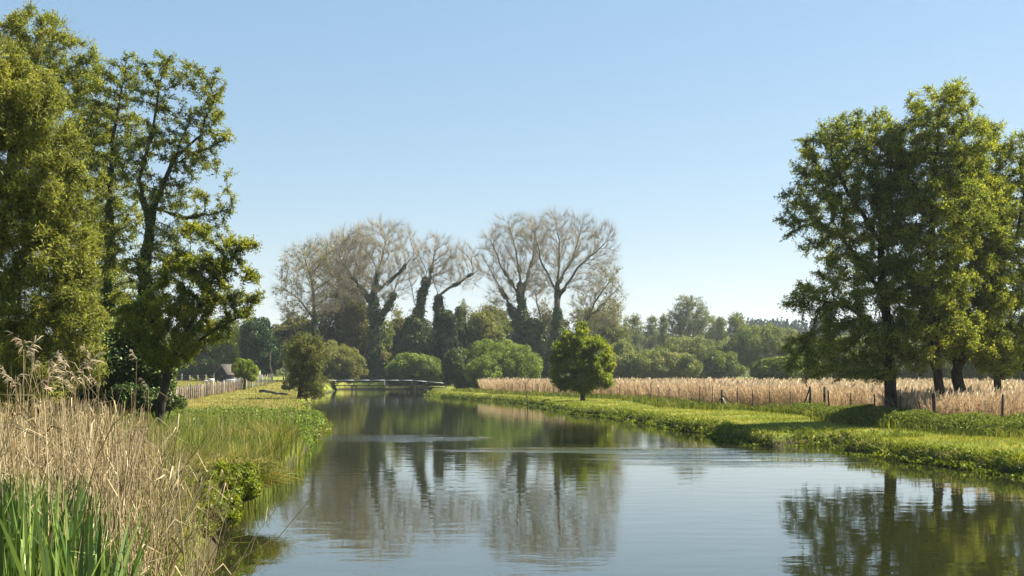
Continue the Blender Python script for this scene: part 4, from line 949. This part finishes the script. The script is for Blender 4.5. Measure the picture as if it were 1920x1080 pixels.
# ------------------------------------------------------------------ fences
def gz(x, y): return float(zg(np.array(x), np.array(y)))
def right_fence():
    R = rs(400)
    root = empty('wire_fence', (12.8, 69.5, gz(12.8, 69.5)), 'long wire fence on dark thin posts between the right bank and the reed bed', 'fence')
    pts = np.stack([FX, FY], 1); seg = np.linalg.norm(np.diff(pts, axis=0), axis=1); cum = np.concatenate([[0], np.cumsum(seg)])
    px_posts = [1880, 1752, 1690, 1640, 1596, 1555, 1482, 1445, 1412, 1383, 1353, 1334, 1312, 1273, 1254, 1236, 1220, 1198, 1162, 1146, 1128, 1108, 1085, 1072, 1058, 1048, 1038, 1020, 1008, 998, 985, 975, 962]
    q = np.linspace(0, cum[-1], 4000); fx = np.interp(q, cum, FX); fy = np.interp(q, cum, FY); fp = 960 + fx / fy * F
    tops = []; last = 0
    for p in px_posts:
        dd = np.abs(fp - p) + (q < last) * 1e4
        k = int(np.argmin(dd[1:])) + 1; last = q[k] + .5; x, y = fx[k], fy[k]; z = gz(x, y)
        h = 1.12 * R.uniform(.92, 1.1); th = .045 if p in (1880, 1752, 1555, 1220) else .032; h += .12 if th > .04 else 0
        tl = R.normal(0, .05, 2); mb = MB(); top = (x + tl[0], y + tl[1], z + h)
        mb.bar((x, y, z - .3), top, th, th * .85, 6, .006, 4, R); mb.build('post', M['wood_dark'], root); tops.append((x, y, z))
    # wires
    for h in (.35, .68, 1.02):
        mb = MB()
        for a, b_ in zip(tops[:-1], tops[1:]): mb.bar((a[0], a[1], a[2] + h), (b_[0], b_[1], b_[2] + h), .004, n=3)
        mb.build('wire', M['wood_dark'], root)
    # strainers with struts
    def strainer(px, D, h, struts, pale):
        x = (px - 960) / F * D; z = gz(x, D)
        mb = MB(); mb.bar((x, D, z - .3), (x, D, z + h), .065, .055, 8, .01, 4, R); mb.build('strainer_post', M['wood_dark'], root)
        for (dx, dy, hh_, mt) in struts:
            mb = MB(); mb.bar((x + dx, D + dy, z - .1), (x + dx * .08, D + dy * .08, z + hh_), .04, .035, 6, .01, 3, R); mb.build('strut', M[mt], root)
    strainer(1353, 65.6, 1.1, [(.42, -.3, .65, 'wood_pale'), (-.5, .1, .6, 'wood_dark'), (1.05, .1, .75, 'wood_dark')], True)
    strainer(1519, 57.5, 1.35, [(-.45, .2, 1.2, 'wood_dark')], False)
    strainer(1546, 56.3, 1.35, [], False)
    strainer(1752, 41.7, 1.25, [], False)
right_fence()

def left_fence():
    R = rs(410)
    p0 = P(316, 756, 79); p1 = P(511, 728, 172)
    root = empty('paling_fence', (p0[0], p0[1], gz(p0[0], p0[1])), 'long row of closely set weathered stakes along the left meadow', 'fence')
    n = 66
    tp = []
    for k in range(n):
        t_ = k / (n - 1); dep = 1 / (1/79 * (1 - t_) + 1/172 * t_); dep = dep * .55 + (79 + (172 - 79) * t_) * .45
        px = 316 + (511 - 316) * ((1/79 - 1/dep) / (1/79 - 1/172)); x = (px - 960) / F * dep; z = gz(x, dep)
        h = np.interp(dep, [79, 120, 172], [1.1, 1.35, 1.5]) * R.uniform(.9, 1.08); r_ = .055 * R.uniform(.75, 1.3)
        tl = R.normal(0, .04, 2)
        mb = MB(); mb.bar((x, dep, z - .2), (x + tl[0], dep + tl[1], z + h), r_, r_ * .85, 6, .01, 3, R); mb.build('post', M['wood_pale' if R.rand() < .2 else 'wood'], root); tp.append((x, dep, z))
    for h in (.45, .95):
        mb = MB()
        for a, b_ in zip(tp[:-1], tp[1:]): mb.bar((a[0], a[1], a[2] + h), (b_[0], b_[1], b_[2] + h), .008, n=3)
        mb.build('wire', M['wood'], root)
    # far field fence of thin posts
    root = empty('field_fence', (-70, 188, gz(-70, 188)), 'thin distant field fence between the meadow and the dark hedge', 'fence')
    tp = []
    for px in range(326, 560, 15):
        D = 188; x = (px - 960) / F * D; z = gz(x, D); mb = MB(); mb.bar((x, D, z - .2), (x, D, z + 1.25 * R.uniform(.9, 1.1)), .05, .045, 5, .01, 2, R); mb.build('post', M['wood_pale'], root); tp.append((x, D, z))
    mb = MB()
    for a, b_ in zip(tp[:-1], tp[1:]): mb.bar((a[0], a[1], a[2] + 1.0), (b_[0], b_[1], b_[2] + 1.0), .012, n=3)
    mb.build('wire', M['wood'], root)
left_fence()

# dry reeds behind the left fence
R = rs(415)
n = 26000; yy = R.uniform(76, 130, n); p = (yy - 79) / (172 - 79); pxf = np.interp(1 / yy, [1/172, 1/79], [511, 316]); xx = (pxf - 960) / F * yy - R.uniform(.2, 1.6, n)
k = in_view(xx, yy); xx, yy = xx[k], yy[k]
tri_grass('dry_grass', xx, yy, .75 * (.5 + fbm(xx * .5, yy * .5)), .05, 'reed_field', R, 'dry pinkish grass behind the left stake fence', lean=.15)

# ------------------------------------------------------------------ footbridge
def bridge():
    R = rs(420); D = 183
    X0 = (604 - 960) / F * D; X1 = (836 - 960) / F * D
    def zr(px): return CAMH - (np.interp(px, [604, 660, 770, 800, 836], [713.2, 712.6, 712.8, 715.2, 718.5]) - HY) / F * D
    def xw(px): return (px - 960) / F * D
    root = empty('footbridge', (xw(715), D, 0), 'low wooden footbridge with a pale handrail across the far end of the river', 'bridge')
    pxs = [604, 632, 664, 693, 722, 748, 773, 800, 836]
    dk = .78
    for side, off in (('near', -.6), ('far', .6)):
        mb = MB()
        for a, b_ in zip(pxs[:-1], pxs[1:]):
            za, zb_ = zr(a), zr(b_); xa, xb = xw(a), xw(b_)
            mb.add([(xa, D+off-.04, za-.05), (xb, D+off-.04, zb_-.05), (xb, D+off+.04, zb_-.05), (xa, D+off+.04, za-.05), (xa, D+off-.04, za+.02), (xb, D+off-.04, zb_+.02), (xb, D+off+.04, zb_+.02), (xa, D+off+.04, za+.02)],
                   [(0,3,2,1),(4,5,6,7),(0,1,5,4),(1,2,6,5),(2,3,7,6),(3,0,4,7)])
        mb.build('handrail', M['pale_paint'], root)
    mb = MB()
    for a, b_ in zip(pxs[:-1], pxs[1:]):
        za, zb_ = zr(a) - dk, zr(b_) - dk; xa, xb = xw(a), xw(b_)
        n = int((xb - xa) / .2)
        for i in range(n):
            u0 = i / n; u1 = (i + .9) / n; z0 = za + (zb_ - za) * u0
            mb.box((xa + (xb-xa)*u0, D-.65, z0-.05), (xa + (xb-xa)*u1, D+.65, z0+.0))
    mb.build('deck', M['wood_dark'], root)
    for off in (-.5, .5):
        mb = MB()
        for a, b_ in zip(pxs[:-1], pxs[1:]): mb.bar((xw(a), D+off, zr(a)-dk-.13), (xw(b_), D+off, zr(b_)-dk-.10), .045, n=4)
        mb.build('beam', M['wood_dark'], root)
    for px in pxs:
        for off in (-.6, .6):
            mb = MB(); x = xw(px); mb.box((x-.04, D+off-.04, zr(px)-dk-.2), (x+.04, D+off+.04, zr(px)-.07)); mb.build('post', M['pale_paint' if px == 722 and off < 0 else 'wood_dark'], root)
    for px in (664, 773):
        t2 = MB(); x = xw(px); z = zr(px) - dk - .2
        for off in (-.6, .6):
            for dx in (-.35, .35): t2.bar((x+dx, D+off, -.6), (x+dx, D+off, z), .06, n=6)
        t2.box((x-.5, D-.75, z-.1), (x+.5, D+.75, z)); t2.build('trestle', M['wood_dark'], root)
bridge()

# ------------------------------------------------------------------ shed and small things on the left meadow
def shed():
    R = rs(430); D = 186; x0 = (424 - 960) / F * D; z = gz(x0, D)
    root = empty('shed', (x0, D, z), 'small dark shed with a sloping brown thatched roof at the edge of the meadow', 'shed')
    u = np.array([.45, .89, 0]); v = np.array([.89, -.45, 0]); Wd, Ln = 2.3, 3.3
    f0 = np.array([(405.5 - 960) / F * D, D, z - .1]) ; ev = P(0, 700, D)[2] - f0[2]; ap = P(0, 684, D)[2] - f0[2]; up = np.array([0, 0, 1.])
    q = lambda a, b, h: f0 + v * a + u * b + up * h
    mb = MB(); mb.add([q(0,0,0), q(Wd,0,0), q(Wd,Ln,0), q(0,Ln,0), q(0,0,ev), q(Wd,0,ev), q(Wd,Ln,ev), q(0,Ln,ev)], [(0,3,2,1),(4,5,6,7),(0,1,5,4),(1,2,6,5),(2,3,7,6),(3,0,4,7)]); mb.build('wall', M['tin'], root)
    mb = MB()
    for b in (.01, Ln - .01): mb.add([q(.05,b,ev+.003), q(Wd-.05,b,ev+.003), q(Wd/2,b,ap-.1)], T=[(0,1,2)])
    mb.build('gable', M['tin'], root)
    for sgn in (0, 1):
        e0 = -.28 if sgn == 0 else Wd + .28; sl = (ap - ev) / (Wd / 2) * .28; mb = MB()
        lo = [q(e0,-.3,ev-sl), q(e0,Ln+.3,ev-sl), q(Wd/2,Ln+.3,ap), q(Wd/2,-.3,ap)]; hi = [p + up * .13 for p in lo]
        mb.add(lo + hi, [(0,3,2,1),(4,5,6,7),(0,1,5,4),(1,2,6,5),(2,3,7,6),(3,0,4,7)]); mb.build('roof', M['thatch'], root)
    mb = MB(); a_, b2 = .7, 1.5; mb.add([q(a_,-.03,.12), q(b2,-.03,.12), q(b2,-.03,ev-.1), q(a_,-.03,ev-.1), q(a_,-.004,.12), q(b2,-.004,.12), q(b2,-.004,ev-.1), q(a_,-.004,ev-.1)], [(0,1,2,3),(0,4,5,1),(1,5,6,2),(2,6,7,3),(3,7,4,0)]); mb.build('door', M['wood_dark'], root)
    mb = MB(); a_, b2 = 1.0, 2.0; mb.add([q(Wd+.004,a_,.5), q(Wd+.004,b2,.5), q(Wd+.004,b2,ev-.2), q(Wd+.004,a_,ev-.2), q(Wd+.05,a_,.5), q(Wd+.05,b2,.5), q(Wd+.05,b2,ev-.2), q(Wd+.05,a_,ev-.2)], [(4,5,6,7),(0,4,7,3),(1,2,6,5),(3,7,6,2),(0,1,5,4)]); mb.build('shutter', M['wood'], root)
    # trough
    D2 = 178; x = (434 - 960) / F * D2; z = gz(x, D2)
    root = empty('water_trough', (x, D2, z), 'white trough standing in front of the thatched shed', 'trough')
    mb = MB(); mb.box((x-.8, D2-.35, z+.15), (x+.8, D2+.35, z+.25)); mb.box((x-.8, D2-.35, z+.25), (x+.8, D2-.29, z+.62)); mb.box((x-.8, D2+.29, z+.25), (x+.8, D2+.35, z+.62))
    mb.box((x-.8, D2-.29, z+.25), (x-.74, D2+.29, z+.62)); mb.box((x+.74, D2-.29, z+.25), (x+.8, D2+.29, z+.62)); mb.build('basin', M['white'], root)
    for dx in (-.6, .6):
        mb = MB(); mb.box((x+dx-.05, D2-.3, z-.05), (x+dx+.05, D2+.3, z+.148)); mb.build('leg', M['wood'], root)
    # post
    D3 = 180; x = (487 - 960) / F * D3; z = gz(x, D3); mb = MB(); mb.bar((x, D3, z-.2), (x, D3, z+1.9), .11, .10, 8, .01, 3, R)
    mb.box((x-.13, D3-.13, z+1.9), (x+.13, D3+.13, z+1.96))
    o = mb.build('marker_post', M['pale_paint'], None, origin=(x, D3, z)); tag(o, 'pale upright post in front of the dark evergreen tree', 'post')
    # pale lumps in place of a small heap of unknown kind
    for i, (px, w_, h_, lb) in enumerate([(388, .45, .45, 'low pale lump on the meadow, left one of two by the shed'), (396, .5, .7, 'taller pale lump beside the low one on the meadow')]):
        D4 = 176; x = (px - 960) / F * D4; z = gz(x, D4); V = []; Q = []
        nu, nv = 12, 7
        for j in range(nv + 1):
            ph = math.pi * j / nv
            for k in range(nu):
                th = 2 * math.pi * k / nu; rr = math.sin(ph) ** .6; q = 1 + .12 * math.sin(3 * th + 2 * ph + i)
                V.append((x + w_ * rr * math.cos(th) * q * (1 + .25 * math.cos(ph) * -1), D4 + w_ * .7 * rr * math.sin(th) * q, z + h_ * .5 * (1 - math.cos(ph))))
        for j in range(nv):
            for k in range(nu): Q.append((j*nu+k, j*nu+(k+1) % nu, (j+1)*nu+(k+1) % nu, (j+1)*nu+k))
        o = mesh('pale_lump', V, Q, M['pale_lump'], smooth=True, origin=(x, D4, z)); tag(o, lb, 'pale_lump')
    # log on the left bank
    mb = MB(); a = P(488, 738, 118); b_ = P(540, 746, 104); a[2] = gz(a[0], a[1]) + .12; b_[2] = gz(b_[0], b_[1]) + .12; mb.bar(a, b_, .14, .10, 8, .05, 6, R)
    o = mb.build('fallen_log', M['wood_dark'], None, True, origin=a); tag(o, 'dark fallen log lying in the pale grass of the left bank', 'log')
    # sapling in the right bank edge
    a = P(989, 770, 86); a[2] = -.05; root = empty('sapling', a, 'thin leafless sapling rising from the right water edge', 'sapling')
    mb = MB(); tp = P(986, 722, 86); mb.bar(a, tp, .03, .012, 5, .03, 4, R); mb.build('stem', M['bark'], root)
    mb = MB()
    for k in range(9):
        q = R.uniform(.3, .95); c = a * (1 - q) + tp * q; mb.bar(c, c + [R.normal(0, .25), R.normal(0, .2), R.uniform(.15, .5)], .012, .004, 4, .02, 2, R)
    mb.build('twigs', M['bark'], root)
shed()

# dark thicket bush near the river left of the small willow
bush('bush', 'small reddish brown bush left of the small olive willow', 122, [(541,722,9,8)], 'ivy_brown', 3500, .16, 500, lobe=.3, stems=3)

# ------------------------------------------------------------------ the air
m, t, out = nodes('haze_air')
pv = t.nodes.new('ShaderNodeVolumePrincipled'); pv.inputs['Color'].default_value = (.86, .92, 1, 1); pv.inputs['Density'].default_value = HAZE
pv.inputs['Anisotropy'].default_value = .3
t.links.new(pv.outputs[0], out.inputs['Volume'])
mb = MB(); mb.box((-4100, -450, -3), (4100, 5100, 130)); o = mb.build('haze', m); tag(o, 'thin pale summer haze over the meadows', None, None, 'stuff')
